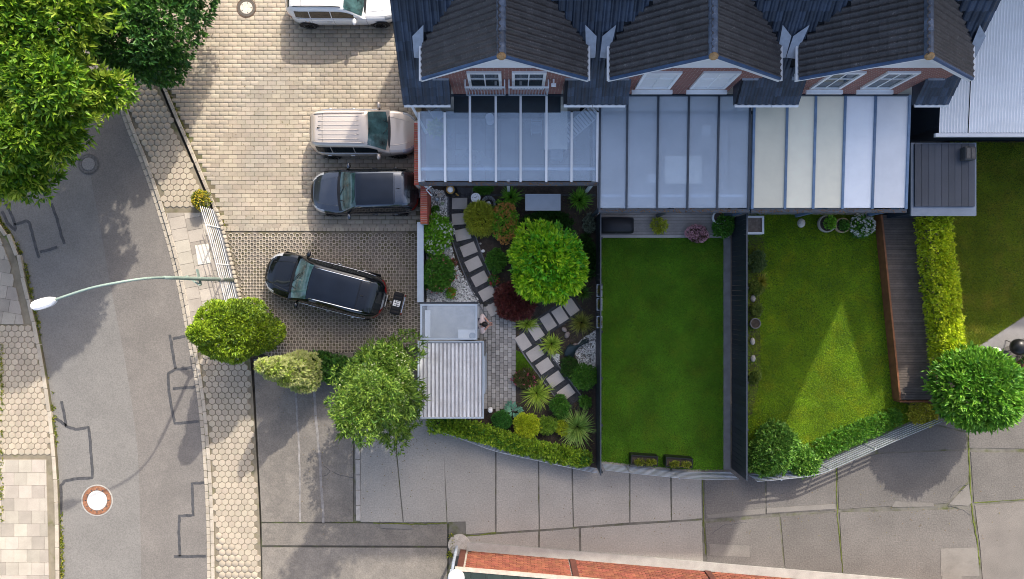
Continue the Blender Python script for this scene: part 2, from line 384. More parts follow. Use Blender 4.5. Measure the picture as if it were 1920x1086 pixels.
for pts in ([(0, 367), (15, 395), (25, 420), (46, 413), (52, 418), (60, 450), (65, 470), (70, 483)], [(0, 396), (10, 418), (25, 432), (24, 418)], [(72, 472), (90, 468), (104, 463)],
            [(93, 382), (104, 410), (111, 440), (117, 457)], [(112, 753), (117, 775), (121, 800), (138, 806), (163, 802), (166, 830), (169, 870), (170, 897), (140, 899), (118, 903), (111, 912), (111, 970)],
            [(95, 781), (107, 789), (121, 800)], [(316, 628), (320, 655), (327, 692)], [(322, 636), (345, 631)], [(358, 690), (327, 693), (313, 701), (314, 735), (320, 770), (325, 795), (370, 791)],
            [(322, 730), (365, 726)], [(384, 907), (358, 908), (359, 940), (360, 968), (334, 969), (333, 1000), (335, 1045)], [(324, 1046), (384, 1045)]):
    part('tar_seam', MB().strip(poly_sharp(pts), .115, ZR + .0, ZR + .011), m_tar, road)
# --- manhole covers
m_iron = mat('cast_iron', (.13, .125, .12), .6, nscale=12, namp=.3, metal=.3)
m_rust = mat('rusty_iron', (.24, .11, .06), .8, nscale=14, namp=.4)
m_conc = mat('cast_concrete', (.33, .315, .29), .9, nscale=9, namp=.2, fine=.15, fscale=60)
m_white = mat('white_paint', (.80, .80, .79), .45, nscale=2, namp=.04)
m_lightc = mat('pale_concrete', (.55, .50, .43), .85, nscale=10, namp=.2, fine=.2, fscale=70)
def manhole(label, u, v, r, z, ring, collar, lid, holes=0):
    x, y = W(u, v); t = thing('manhole_cover', label, 'manhole', (x, y, z), group='manhole covers')
    part('collar', MB().lathe(x, y, [(r, z - .05), (r, z + .012), (r * .93, z + .014), (r * .93, z - .05)], 40), ring, t)
    part('frame', MB().lathe(x, y, [(r * .9, z - .05), (r * .9, z + .016), (r * .66, z + .018), (r * .66, z - .05)], 40), collar, t)
    l = part('lid', MB().lathe(x, y, [(r * .62, z - .05), (r * .62, z + .017), (r * .57, z + .022), (0.02, z + .022)], 40), lid, t)
    if holes:
        for k in range(holes):
            a = 2 * math.pi * k / holes; rr = r * .50
            part('slot', MB().box(x + rr * math.cos(a), y + rr * math.sin(a), z + .0225, .05, .035, .008, a), m_tar, l)
    return t
t = manhole('grey iron manhole cover in the road beneath the big maple', 163, 307, .44, ZR + .004, m_iron, m_iron, mat('iron_lid', (.19, .185, .18), .7, nscale=30, namp=.3), 0)
t = manhole('rust ringed manhole cover with a white centre in the pale lane', 179, 940, .66, ZR, m_conc, m_rust, mat('lid_white', (.58, .58, .56), .7, nscale=20, namp=.15), 0)
for k in range(12):
    a = 2 * math.pi * k / 12; x, y = W(179, 940); part('slot', MB().box(x + .475 * math.cos(a), y + .475 * math.sin(a), ZR + .02, .06, .045, .008, a), m_tar, t)
t = manhole('pale concrete manhole cover with a dark rim in the block paving', 462, 15, .41, .0, mat('rust_dark', (.10, .06, .04), .8, nscale=9, namp=.4), mat('dark_rim', (.08, .07, .06), .8), m_lightc, 5)

# --- kerbs along both sides of the road
def kerb_run(name, line, off, w, step, z0, z1, gap=.015):
    k = link(name, MB().strip([(p[0], p[1]) for p in offs(line, off)], w + .02, z0 - .05, z1 - .03).mesh(name, m_joint), kind='structure')
    tm = MB().rbox(0, 0, (z1 - z0) / 2, step - gap, w, z1 - z0, .012)
    pieces(k, 'kerb_stone', tm, m_kerb, [Matrix.Translation((p.x, p.y, z0)) @ Matrix.Rotation(a, 4, 'Z') for p, a in walk(offs(line, off), step) if abs(p.y) < 13.5 and p.x > -22.5], 300)
    return k
def offs(line, d):
    o = []; n = len(line)
    for i in range(n):
        a = Vector(line[max(i - 1, 0)][:2]); b = Vector(line[min(i + 1, n - 1)][:2]); t = (b - a).normalized(); o.append((line[i][0] - t.y * d, line[i][1] + t.x * d))
    return o
# the line runs down the picture, so +offset lies to its right (east) side
kerb_run('gutter', R_EDGE, .09, .17, .30, ZR - .1, ZR + .025)
kerb_run('kerb', R_EDGE, .29, .15, .50, -.2, .012)
kerb_run('kerb', L_EDGE, -.10, .15, .95, -.2, .012)

# --- pavements
SR = px([(206, -60), (250, 45), (286, 133), (318, 210), (351, 286), (382, 360), (398, 400), (412, 440), (446, 575), (464, 650), (470, 690), (477, 800), (485, 950), (490, 1110), (490, 1250)])
pave = link('pavement', band(offs(R_EDGE, .20), [p for p in smoothline(SR)], -.035).mesh('pavement', m_joint_h), kind='structure')
def hexes(poly, r=.135, gap=.012, ang=0.0):
    out = []; xs = [p[0] for p in poly]; ys = [p[1] for p in poly]; dx = 2 * r; dy = r * math.sqrt(3); j = 0; y = min(ys)
    while y < max(ys):
        x = min(xs) + (r if j % 2 else 0)
        while x < max(xs):
            if inpoly(x, y, poly): out.append(Matrix.Translation((x, y, 0)) @ Matrix.Rotation(random.uniform(-.01, .01), 4, 'Z') @ Matrix.Rotation(random.uniform(-.008, .008), 4, 'X'))
            x += dx
        y += dy; j += 1
    return out
def hex_t(r=.135, gap=.011, d=.06):
    R = (r - gap) / math.cos(math.pi / 6); m = MB()
    o = [(R * math.cos(math.pi / 6 + k * math.pi / 3), R * math.sin(math.pi / 6 + k * math.pi / 3)) for k in range(6)]
    vs = [(x, y, -d) for x, y in o] + [(x, y, -.008) for x, y in o] + [(x * .93, y * .93, 0) for x, y in o]
    fs = [tuple(range(12, 18))]
    for q in (0, 6): fs += [(q + i, q + (i + 1) % 6, q + 6 + (i + 1) % 6, q + 6 + i) for i in range(6)]
    return m.add(vs, fs)
RK = offs(R_EDGE, .42)
def between(a, b, y0, y1, ia=.0, ib=.0):
    A = [(x + ia, y) for x, y in a if y1 <= y <= y0]; B = [(x - ib, y) for x, y in smoothline(b) if y1 <= y <= y0]
    return A + B[::-1]
yA, yB, yC = W(0, -30)[1], W(0, 400)[1], W(0, 655)[1]
h1 = hexes(between(RK, SR, yA, yB + .1, .02, .1)); h2 = hexes(between(RK, SR, yC, -13, .02, .12))
near = lambda M: M.translation.x ** 2 + M.translation.y ** 2
pieces(pave, 'hexagonal_paver', hex_t(), m_hex, h1 + h2, 300, 'hexagonal_paving', near)
def clip(poly, clipper):
    def inside(p, a, b): return (b[0] - a[0]) * (p[1] - a[1]) - (b[1] - a[1]) * (p[0] - a[0]) >= 0
    def inter(p, q, a, b):
        d1 = (b[0] - a[0], b[1] - a[1]); d2 = (q[0] - p[0], q[1] - p[1]); den = d1[0] * d2[1] - d1[1] * d2[0]
        t = (d1[0] * (a[1] - p[1]) - d1[1] * (a[0] - p[0])) / den if abs(den) > 1e-12 else 0
        return (p[0] + d2[0] * t, p[1] + d2[1] * t)
    n = len(clipper); ar = sum(clipper[i][0] * clipper[(i + 1) % n][1] - clipper[(i + 1) % n][0] * clipper[i][1] for i in range(n))
    if ar < 0: clipper = clipper[::-1]
    out = poly
    for i in range(n):
        a, b = clipper[i], clipper[(i + 1) % n]; src = out; out = []
        for k in range(len(src)):
            p, q = src[k], src[(k + 1) % len(src)]
            if inside(p, a, b):
                out.append(p)
                if not inside(q, a, b): out.append(inter(p, q, a, b))
            elif inside(q, a, b): out.append(inter(p, q, a, b))
        if not out: return []
    return out
def parea(p): return abs(sum(p[i][0] * p[(i + 1) % len(p)][1] - p[(i + 1) % len(p)][0] * p[i][1] for i in range(len(p)))) / 2
def slabs(parent, region, o, ang, sx, sy, m, gap=.012, bond=.5, zt=0.0, name='paving_slab', skip=None):
    """rectangular slabs of a rotated grid clipped to a convex region"""
    ca, sa = math.cos(ang), math.sin(ang)
    for j in range(-40, 41):
        for i in range(-40, 41):
            x0 = i * sx + (bond * sx * (j % 2)); y0 = j * sy; k = 1
            q = [(x0 + gap / 2, y0 + gap / 2), (x0 + sx - gap / 2, y0 + gap / 2), (x0 + sx - gap / 2, y0 + sy - gap / 2), (x0 + gap / 2, y0 + sy - gap / 2)]
            q = [(o[0] + x * ca - y * sa, o[1] + x * sa + y * ca) for x, y in q]
            c = (sum(p[0] for p in q) / 4, sum(p[1] for p in q) / 4)
            if abs(c[0]) > 22.5 or abs(c[1]) > 13: continue
            q = clip(q, region)
            if len(q) < 3 or parea(q) < .02: continue
            part(name, MB().prism(q, -.06, zt + random.uniform(-.003, .003)), m, parent)
qs = px([(298, 399), (383, 399), (446, 585), (446, 652), (359, 652), (322, 520)])
slabs(pave, [W(309, 399), W(386, 399), W(450, 600), W(450, 654), W(365, 654), W(337, 520)], W(338, 520), rad(-90 + 11), .50, .66, m_slab, bond=.33)
m_hatch = mat('hatch_white', (.62, .58, .50), .8, nscale=6, namp=.15)
solo('inspection_hatch', MB().rbox(*W(381, 477), .006, .56, .82, .02, .01, rad(9)), m_hatch, 'pale rectangular service hatch in the paving slabs beside the railing', 'hatch')
# left pavement
LP = offs(L_EDGE, -.18)
lpave = link('pavement', band([(-30, y) for y in np.linspace(9, -16, 8)], [p for p in LP if p[1] < 9], -.035).mesh('pavement', m_joint_h), kind='structure')
yL0, yL1 = W(0, 612)[1], W(0, 858)[1]
PL = [p for p in LP if yL1 <= p[1] <= yL0]
pieces(lpave, 'hexagonal_paver', hex_t(), m_hex, hexes(PL + [(-22.2, yL1), (-22.2, yL0)]), 300, 'hexagonal_paving', near)
slabs(lpave, [W(-60, 862), W(86, 862), W(92, 1100), W(-60, 1100)], W(2, 862), 0, .54, .535, m_slab, bond=.37)
slabs(lpave, [W(-60, 380), W(-10, 420), W(20, 500), W(40, 585), W(44, 608), W(-60, 608)], W(2, 608), rad(-10), .54, .535, m_slab, bond=.37)

# --- driveway of sand coloured blocks, and honeycomb blocks in front of the garden gate
DL = px([(215, -60), (258, 45), (295, 133), (327, 210), (360, 286), (391, 360), (407, 400), (421, 432)])
drive_poly = DL + px([(790, 432), (790, -40)])
drive = struct('driveway', MB().prism(drive_poly, -.1, -.02), m_joint)
bx_, by_ = 16.4 / PPM, 8.12 / PPM
tm = MB().rbox(0, 0, -.03, bx_ - .014, by_ - .012, .06, .008)
ms = []
y = W(0, 424)[1]; j = 0
while y < W(0, -25)[1]:
    x = W(190, 0)[0] + (bx_ / 2 if j % 2 else 0)
    while x < W(788, 0)[0]:
        if inpoly(x - .2, y, drive_poly): ms.append(Matrix.Translation((x, y, random.uniform(-.003, .003))) @ Matrix.Rotation(random.uniform(-.008, .008), 4, 'X'))
        x += bx_
    y += by_; j += 1
shown = lambda M: 0 if (W(400, 0)[0] < M.translation.x < W(565, 0)[0] and M.translation.y < W(0, 130)[1]) else 1
pieces(drive, 'paver', tm, m_paver, ms, 300, 'block_paving', lambda M: (shown(M), near(M)))
x = W(420, 0)[0]; ms = []
while x < W(788, 0)[0]: ms.append(Matrix.Translation((x, W(0, 429)[1], 0)) @ Matrix.Rotation(math.pi / 2, 4, 'Z')); x += .182
pieces(drive, 'paver', MB().rbox(0, 0, -.03, .2, .17, .06, .008), m_paver, ms, 300)
# border stones of the drive along the pavement
bk = link('kerb', MB().strip(smoothline(DL), .14, -.2, -.04).mesh('kerb', m_joint), kind='structure')
pieces(bk, 'kerb_stone', MB().rbox(0, 0, .0, .39, .13, .18, .01), m_kerb, [Matrix.Translation((p.x, p.y, -.045)) @ Matrix.Rotation(a, 4, 'Z') for p, a in walk(smoothline(DL), .4)])
GP = px([(421, 434), (440, 500), (455, 575), (482, 655), (500, 668), (790, 650), (790, 434)])
gridc = struct('parking_bay', MB().prism(GP, -.1, -.035), mat('grid_soil', (.15, .13, .107), .95, nscale=3, namp=.35, fine=.25, fscale=50, col2=(.11, .10, .06), mixs=2))
cs = 11.4 / PPM
def ring_t(R=.104, r=.066, d=.06, n=8):
    m = MB(); vs = []; fs = []
    for rr, z in ((R, -d), (R, -.006), (R - .008, 0), (r, 0), (r, -d)):
        vs += [(rr * math.cos((k + .5) * 2 * math.pi / n), rr * math.sin((k + .5) * 2 * math.pi / n), z) for k in range(n)]
    for q in range(4): fs += [(q * n + i, q * n + (i + 1) % n, (q + 1) * n + (i + 1) % n, (q + 1) * n + i) for i in range(n)]
    return m.add(vs, fs)
ms = []; y = W(0, 664)[1]; j = 0
while y < W(0, 436)[1] - .05:
    x = W(415, 0)[0] + (cs / 2 if j % 2 else 0)
    while x < W(786, 0)[0]:
        if inpoly(x - .1, y, GP): ms.append(Matrix.Translation((x, y, random.uniform(-.004, .004))))
        x += cs
    y += cs * .5; j += 1
pieces(gridc, 'honeycomb_paver', ring_t(.098, .072), m_grid, ms, 300, 'honeycomb_paving', near)

# --- side lane (patched asphalt) and the yard of concrete slabs
ZL = -.03
lane = struct('side_lane', MB().prism(px([(474, 672), (480, 800), (488, 950), (493, 1300), (842, 1300), (842, 980), (664, 980), (664, 655), (560, 660)]), -.2, ZL - .012), m_joint_d)
part('asphalt_sheet', MB().prism(px([(475, 674), (662, 660), (662, 979), (490, 979), (481, 800)]), -.1, ZL), m_asph_d, lane)
part('asphalt_sheet', MB().prism(px([(490, 982), (838, 982), (838, 1024), (491, 1023)]), -.1, ZL), m_asph_d, lane)
part('asphalt_sheet', MB().prism(px([(491, 1027), (838, 1028), (838, 1200), (493, 1200)]), -.1, ZL), m_asph_d, lane)
for pts, w in (([(553, 725), (557, 790), (561, 860), (562, 980)], .07), ([(584, 690), (590, 760), (598, 850), (606, 980)], .10)):
    part('scrape_mark', MB().strip(wob(pts), w, ZL, ZL + .004), mat('scrape', (.225, .212, .2), .9, nscale=5, namp=.3), lane)
part('tar_seam', MB().strip(wob([(607, 874), (618, 884), (610, 892), (600, 893)]), .02, ZL, ZL + .005), m_tar, lane)
part('tar_seam', MB().strip(wob([(622, 885), (640, 892), (664, 896)]), .02, ZL, ZL + .005), m_tar, lane)
kline = [W(669, 660), W(670, 800), W(672, 979)]
ke = link('kerb', MB().strip(kline, .22, -.2, -.05).mesh('kerb', m_joint_d), kind='structure')
pieces(ke, 'kerb_stone', MB().rbox(0, 0, 0, .62, .19, .16, .012), mat('kerb_grey', (.33, .31, .285), .9, var=.1, nscale=4, namp=.15, fine=.1, fscale=40), [Matrix.Translation((p.x, p.y, -.06)) @ Matrix.Rotation(a, 4, 'Z') for p, a in walk(kline, .64)])

yard = struct('yard', MB().prism(px([(664, 655), (664, 980), (842, 982), (842, 1300), (2400, 1300), (2400, 560), (1900, 560), (1750, 700), (1120, 800)]), -.2, -.02), m_joint_y)
def slab(lst, m, z=0.0, name='concrete_slab'):
    P = px(lst); c = Vector((sum(p[0] for p in P) / len(P), sum(p[1] for p in P) / len(P))); o = []
    for i in range(len(P)):            # slightly worn edges
        a, b = Vector(P[i]), Vector(P[(i + 1) % len(P)]); n = max(1, int((b - a).length / .5))
        for k in range(n):
            p = a.lerp(b, k / n); d = (c - p).normalized(); p = p + d * random.uniform(-.004, .010) if k else p + d * .004; o.append((p.x, p.y))
    part(name, MB().prism(o, -.1, z), m, yard)
for s in ([(676, 700), (738, 720), (743, 855), (755, 979), (676, 979)], [(740, 720), (826, 780), (831, 804), (837, 979), (757, 979), (745, 855)],
          [(829, 780), (928, 812), (928, 998), (874, 1002), (873, 978), (839, 979)], [(931, 812), (1008, 835), (1010, 993), (931, 998)], [(1011, 835), (1071, 852), (1074, 989), (1012, 993)],
          [(1074, 852), (1179, 870), (1180, 980), (1087, 987), (1076, 988)], [(1182, 870), (1256, 876), (1258, 976), (1182, 980)], [(1260, 876), (1315, 880), (1316, 972), (1260, 976)],
          [(1012, 997), (1085, 991), (1086, 1040), (1012, 1040)], [(876, 1006), (1009, 997), (1009, 1040), (878, 1030)], [(1089, 991), (1316, 976), (1318, 1055), (1090, 1045)]): slab(s, m_yard)
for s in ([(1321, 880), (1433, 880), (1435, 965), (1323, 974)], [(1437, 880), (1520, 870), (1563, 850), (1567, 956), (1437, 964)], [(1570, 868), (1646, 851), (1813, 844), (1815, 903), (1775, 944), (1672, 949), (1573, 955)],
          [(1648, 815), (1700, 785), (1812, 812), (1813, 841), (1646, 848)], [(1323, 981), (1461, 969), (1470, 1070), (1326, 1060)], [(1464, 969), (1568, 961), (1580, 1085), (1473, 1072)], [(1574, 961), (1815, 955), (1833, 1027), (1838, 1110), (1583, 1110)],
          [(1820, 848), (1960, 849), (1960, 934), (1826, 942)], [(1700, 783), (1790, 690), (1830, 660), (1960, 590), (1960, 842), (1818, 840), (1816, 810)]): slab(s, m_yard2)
slab([(1828, 948), (1960, 938), (1960, 1110), (1844, 1110), (1838, 1027)], mat('yard_mid', (.15, .138, .125), .9, nscale=.8, namp=.14, fine=.3, fscale=34, bump=.4))  # corner slab kept paler: the sunlight there is put into its colour
slab([(1816, 907), (1822, 943), (1815, 949), (1779, 946)], m_yardp)
for s in ([(1678, 940), (1750, 944), (1752, 950), (1672, 951)], [(1330, 1020), (1405, 1024), (1406, 1045), (1330, 1041)], [(1764, 1029), (1832, 1027), (1836, 1080), (1764, 1080)], [(1768, 1055), (1802, 1053), (1803, 1086), (1766, 1088)],
          [(1326, 966), (1435, 953), (1435, 963), (1326, 972)], [(1437, 953), (1566, 945), (1567, 954), (1437, 962)], [(712, 982), (770, 984), (775, 992), (715, 990)]): ZP = globals().get('ZP', .003) + .003; slab(s, m_yardp, ZP, 'repair_patch')
x, y = W(861, 1022); part('round_footing', MB().lathe(x, y, [(.46, -.1), (.46, .02), (.43, .03), (.02, .03)], 28), mat('footing', (.36, .33, .29), .9, nscale=7, namp=.2, fine=.2, fscale=50), yard)
for pts, w in (([(1318, 893), (1319, 960), (1321, 1000), (1324, 1040)], .035), ([(1569, 868), (1570, 957), (1576, 1020), (1581, 1074)], .03), ([(1817, 816), (1818, 870), (1822, 944), (1830, 1000), (1838, 1060)], .05), ([(1826, 943), (1880, 939), (1930, 936)], .04), ([(700, 981), (780, 983), (838, 981)], .04), ([(845, 1010), (880, 1006), (930, 999)], .05)):
    part('moss_line', MB().strip(wob(pts, 8, .02), w, -.02, -.004), m_moss, yard, kind='stuff')
# cracks
for pts in ([(1335, 1000), (1360, 985), (1400, 980)], [(1780, 935), (1795, 915), (1815, 908)], [(1793, 918), (1806, 921)], [(1800, 1035), (1812, 1050), (1822, 1070)], [(1778, 948), (1800, 955), (1820, 966)]):
    part('crack', MB().strip(wob(pts, 6, .03), .018, 0, .006), m_tar, yard)

# --- weeds in the joints
def weeds(name, line, n, w, z, sz, label, seed=3):
    r = np.random.default_rng(seed); W_ = walk(line, .04); W_ = [p for p, a in W_ if abs(p.y) < 13 and p.x > -22.5]
    idx = r.integers(0, len(W_), n); cl = np.sin(idx * .05) + np.sin(idx * .013 + 1) + r.normal(size=n) * .6; idx = idx[cl > .1]
    P = np.array([[W_[i].x, W_[i].y, z] for i in idx]) + r.normal(size=(len(idx), 3)) * np.array([w, w * .6, 0])
    k = 5; P = np.repeat(P, k, 0); D = unit(r.normal(size=(len(P), 3)) + np.array([0, 0, .9])); D[:, 2] = np.abs(D[:, 2])
    o = link(name, leafmesh(name, P, D, sz * r.uniform(.5, 1.4, len(P)), sz * .4, m_weed), kind='stuff'); o['label'] = label; return o
weeds('weeds', offs(L_EDGE, .02), 900, .05, ZR, .10, 'yellowing weeds growing along the left kerb')
weeds('weeds', offs(R_EDGE, .19), 1500, .015, ZR + .02, .035, 'moss and small weeds in the gutter joint of the right kerb', 5)
weeds('weeds', offs(smoothline(DL), .11), 700, .02, -.02, .045, 'small weeds along the border stones of the driveway', 6)
weeds('weeds', [W(3, 640), W(4, 760), W(2, 860), W(4, 1000), W(3, 1090)], 220, .04, 0, .09, 'weeds in the paving at the far left edge', 8)
weeds('weeds', [W(846, 1002), W(850, 1012), W(844, 1045)], 60, .06, 0, .08, 'weeds round the circular footing by the brick building', 9)
# ================================================================== BUILDINGS
m_tile_m = mat('tile_shaded_tone', (.020, .031, .052), .42, var=.16, nscale=2.5, namp=.3, fine=.15, fscale=30, spec=.5, col2=(.035, .052, .085), rand_mix=(.3, 1))  # same tile on all roofs; the main roof carries its shaded tone as colour
m_tile_d = mat('tile_sunlit_tone', (.062, .057, .057), .5, var=.16, nscale=1.5, namp=.15, fine=.25, fscale=26, spec=.45, col2=(.21, .19, .175), mixs=11, mixlo=.60, mixhi=.72)  # gable copy of the tile, coloured in its sunlit tone, with pale flecks
m_ridge = mat('ridge_navy', (.10, .125, .17), .45, var=.3, nscale=5, namp=.35, col2=(.26, .26, .27), mixs=12, mixlo=.55, mixhi=.75)
m_navy = mat('navy_metal', (.020, .030, .045), .4, var=.1, nscale=2, namp=.15)
m_under = mat('roof_underlay', (.012, .014, .018), .9)
m_wpvc = mat('white_pvc', (.78, .79, .80), .35, nscale=3, namp=.04)
m_lead = mat('lead_flashing', (.33, .37, .43), .5, nscale=5, namp=.15)
m_render = mat('rendered_wall', (.42, .40, .37), .9, nscale=1, namp=.1)
m_brick = brickm('brick_wall', (.24, .055, .038), (.17, .035, .028), (.33, .27, .24))
m_pane = mat('window_glass', (.035, .045, .05), .06, spec=.7, nscale=2, namp=.2)
m_gl_frame_w = m_wpvc
m_gl_frame_d = mat('bar_slate', (.045, .06, .08), .4)
def glassm(name, col, a, rough=.12):
    return mat(name, col, rough, var=.04, nscale=.7, namp=.07, alpha=a, spec=.5)
m_glass1 = glassm('roof_glass_blue', (.72, .85, .98), .27)
m_glass2 = glassm('roof_glass_pale', (.78, .88, .98), .32)
m_glass3 = glassm('canopy_glass', (.75, .83, .88), .16)

def tile_t(w=.30, l=.40):
    m = MB(); n = 6; vs = []; prof = [0, .036, .044, .016, -.004, -.006, 0.0]
    for y, dz in ((0, .036), (l, .0)):
        for i in range(n + 1): vs.append(((i / n - .5) * w, y, prof[i] + dz))
    for i in range(n + 1): vs.append(((i / n - .5) * w, 0, prof[i] + .008))
    fs = [(i, i + 1, n + 2 + i, n + 1 + i) for i in range(n)] + [(2 * n + 2 + i, 2 * n + 3 + i, i + 1, i) for i in range(n)]
    return m.add(vs, fs)
TILE = tile_t()
def tiles_on(o, u, v, poly, tw=.30, tl=.34):
    """tile frames on the plane through o with axes u (along the eave) and v (up the slope); poly in (u,v) metres"""
    u = Vector(u).normalized(); v = Vector(v).normalized(); n = u.cross(v); o = Vector(o); out = []
    us = [p[0] for p in poly]; vs = [p[1] for p in poly]; b = math.floor(min(vs) / tl) * tl
    while b < max(vs):
        a = math.floor(min(us) / tw) * tw
        while a < max(us):
            if inpoly(a + tw / 2, b + tl / 2, poly):
                p = o + u * (a + tw / 2) + v * b + n * (.012 + random.uniform(-.003, .003))
                j = random.uniform(-.012, .012)
                M = Matrix(((u.x, v.x, n.x, p.x), (u.y, v.y, n.y, p.y), (u.z, v.z, n.z, p.z), (0, 0, 0, 1))) @ Matrix.Rotation(j, 4, 'Z'); out.append(M)
            a += tw
        b += tl
    return out
EH, EY, SL = 4.4, 6.535, 1.0            # main eave height, its y, slope (45 deg)
YTOP = 11.85
def main_z(y): return EH + (y - EY) * SL
RH, DY, DE = 8.2, 6.92, 6.0             # cross gable: ridge height, front y, eave height
WY = 7.2                                # gable wall
def house(label, x0, x1, xr, xa, xb, c0, c1, names, star=False, win=None, light=False, shut=False):
    """row house: x0..x1 party walls, xr ridge, xa/xb gable eaves, c0/c1 where the eave of the main roof stops either side of the gable"""
    t = thing('row_house', label, 'house', ((x0 + x1) / 2, WY, 0), group='houses of the brick row')
    part('wall', MB().bbox(x0 + .25, x1 - .02, WY + .26, YTOP, -.1, EH + .2), m_render, t)
    # gable wall: brick with the white triangle on top, cut by the roof
    zg = lambda x: DE + (RH - DE) * (1 - abs(x - xr) / (xr - xa if x < xr else xb - xr)) - .16
    zt = 6.35; xl = xa + (xr - xa) * (zt + .16 - DE) / (RH - DE); xh = xb - (xb - xr) * (zt + .16 - DE) / (RH - DE)
    ia, ib = xa + .28, xb - .28
    m = MB(); y0, y1 = WY, WY + .25
    pl = [(c0, 2.9), (c1, 2.9), (c1, 4.6), (ib, 4.9), (ib, zg(ib)), (xh, zt), (xl, zt), (ia, zg(ia)), (ia, 4.9), (c0, 4.6)]
    n = len(pl); m.add([(x, y0, z) for x, z in pl] + [(x, y1, z) for x, z in pl], [tuple(range(n)), tuple(range(2 * n - 1, n - 1, -1))] + [(i, n + i, n + (i + 1) % n, (i + 1) % n) for i in range(n)])
    part('gable_wall', m, m_brick, t)
    m = MB(); pl = [(xl, zt + .004), (xh, zt + .004), (xr, RH - .16)]; y0 = WY - .03
    m.add([(x, y0, z) for x, z in pl] + [(x, y1, z) for x, z in pl], [(0, 1, 2), (5, 4, 3)] + [(i, 3 + i, 3 + (i + 1) % 3, (i + 1) % 3) for i in range(3)])
    gb = part('gable_board', m, m_wpvc, t)
    if star:
        sm = MB(); pts = []; cz = RH - .62
        for k in range(14):
            a = k * math.pi / 7 + math.pi / 2; r_ = .40 if k % 2 == 0 else .13; pts.append((xr + r_ * math.cos(a), cz + r_ * 1.0 * math.sin(a)))
        sm.add([(x, WY - .06, z) for x, z in pts] + [(xr, WY - .13, cz)], [(i, (i + 1) % 14, 14) for i in range(14)])
        part('star_ornament', sm, mat('straw_gold', (.42, .26, .09), .7, nscale=8, namp=.3), gb)
    # roof planes (under-sheet) and tiles
    rf = part('roof', MB().add([(x0, EY, EH), (x1, EY, EH), (x1, YTOP, main_z(YTOP)), (x0, YTOP, main_z(YTOP)), (c0, EY, EH), (c0, WY + .3, main_z(WY + .3)), (c1, WY + .3, main_z(WY + .3)), (c1, EY, EH)],
        [(0, 4, 5, 6, 7, 1, 2, 3)]), m_under, t)
    yend = EY + (RH - EH) / SL; ye2 = EY + (DE - EH) / SL
    part('gable_roof', MB().add([(xr, DY, RH), (xr, yend, RH), (xa, ye2, DE), (xa, DY, DE), (xb, ye2, DE), (xb, DY, DE)], [(0, 1, 2, 3), (0, 5, 4, 1)]), m_under, t)
    T = []
    for sgn, xe in ((-1, xa), (1, xb)):
        hw = abs(xr - xe); sl = math.hypot(hw, RH - DE); wl = yend - DY
        # u along the eave so that u x v points up and out
        if sgn < 0: o = (xe, ye2 + 4, DE); u = (0, -1, 0); poly = [(4 - (yend - ye2), sl), (4, 0), (4 + ye2 - DY, 0), (4 + ye2 - DY, sl)]
        else: o = (xe, DY, DE); u = (0, 1, 0); poly = [(0, 0), (ye2 - DY, 0), (yend - DY, sl), (0, sl)]
        v = Vector((xr - xe, 0, RH - DE)); T += tiles_on(o, u, v, poly, .20, .26)
    pieces(t, 'roof_tile', tile_t(.20, .31), m_tile_d, T, 300, 'roof_tiling', lambda M: M.translation.y)
    Lm = math.sqrt(2); mainp = []
    def valley(y, side):                     # x of the valley at y
        f = (y - ye2) / (yend - ye2); return (xa + (xr - xa) * f) if side < 0 else (xb - (xb - xr) * f)
    for a, b, side in ((x0, c0, -1), (c1, x1, 1)):
        if side < 0: poly = [(x0, 0), (c0, 0), (c0, .7 * Lm), (xa, 1.0 * Lm), (xa, (ye2 - EY) * Lm), (valley(9.6, -1), (9.6 - EY) * Lm), (x0, (9.6 - EY) * Lm)]
        else: poly = [(c1, 0), (x1, 0), (x1, (9.6 - EY) * Lm), (valley(9.6, 1), (9.6 - EY) * Lm), (xb, (ye2 - EY) * Lm), (xb, 1.0 * Lm), (c1, .7 * Lm)]
        mainp += tiles_on((0, EY, EH), (1, 0, 0), (0, 1, SL), poly, .24, .33)
    pieces(t, 'roof_tile', tile_t(.24, .40), m_tile_m, mainp, 300, 'roof_tiling', lambda M: M.translation.y)
    # ridge caps
    y = DY + .02; k = 0; M_ = []
    while y < yend: M_.append(Matrix.Translation((xr, y, RH - .02)) @ Matrix.Rotation(random.uniform(-.02, .02), 4, 'Z')); y += .36
    cap = MB(); n = 7; vs = []
    for yy, rr in ((0, .15), (.40, .13)):
        for i in range(n): a = math.pi * i / (n - 1); vs.append((-rr * math.cos(a), yy, rr * math.sin(a) * .8))
    cap.add(vs, [(i, i + 1, n + i + 1, n + i) for i in range(n - 1)] + [tuple(range(n - 1, -1, -1))])
    pieces(t, 'ridge_cap', cap, m_ridge, M_)
    part('ridge_end', MB().ball((xr, DY - .01, RH + .02), (.15, .12, .14), 10, 6), mat('clay_end', (.36, .22, .10), .7, nscale=9, namp=.4), t)
    # barge boards, gutters, flashings
    for xe in (xa, xb):
        s = 1 if xe > xr else -1; m = MB(); d = .02
        m.add([(xr, DY - .03, RH - .03), (xe + s * .06, DY - .03, DE - .07), (xe + s * .06, DY - .03, DE - .24), (xr, DY - .03, RH - .21), (xr, WY - .04, RH - .03), (xe + s * .06, WY - .04, DE - .07), (xe + s * .06, WY - .04, DE - .24), (xr, WY - .04, RH - .21)],
              [(0, 1, 2, 3), (7, 6, 5, 4), (3, 2, 6, 7), (0, 4, 5, 1), (1, 5, 6, 2)]); part('barge_board', m, m_wpvc, t)
        part('verge_strip', MB().tube([(xr, DY, RH + .03), (xe, DY, DE + .03)], .06, 6), mat('verge_blue', (.05, .10, .20), .4), t)
        part('gutter', MB().tube([(xe + s * .07, DY - .05, DE - .03), (xe + s * .07, ye2 + .1, DE - .03)], .055, 8), m_wpvc, t)
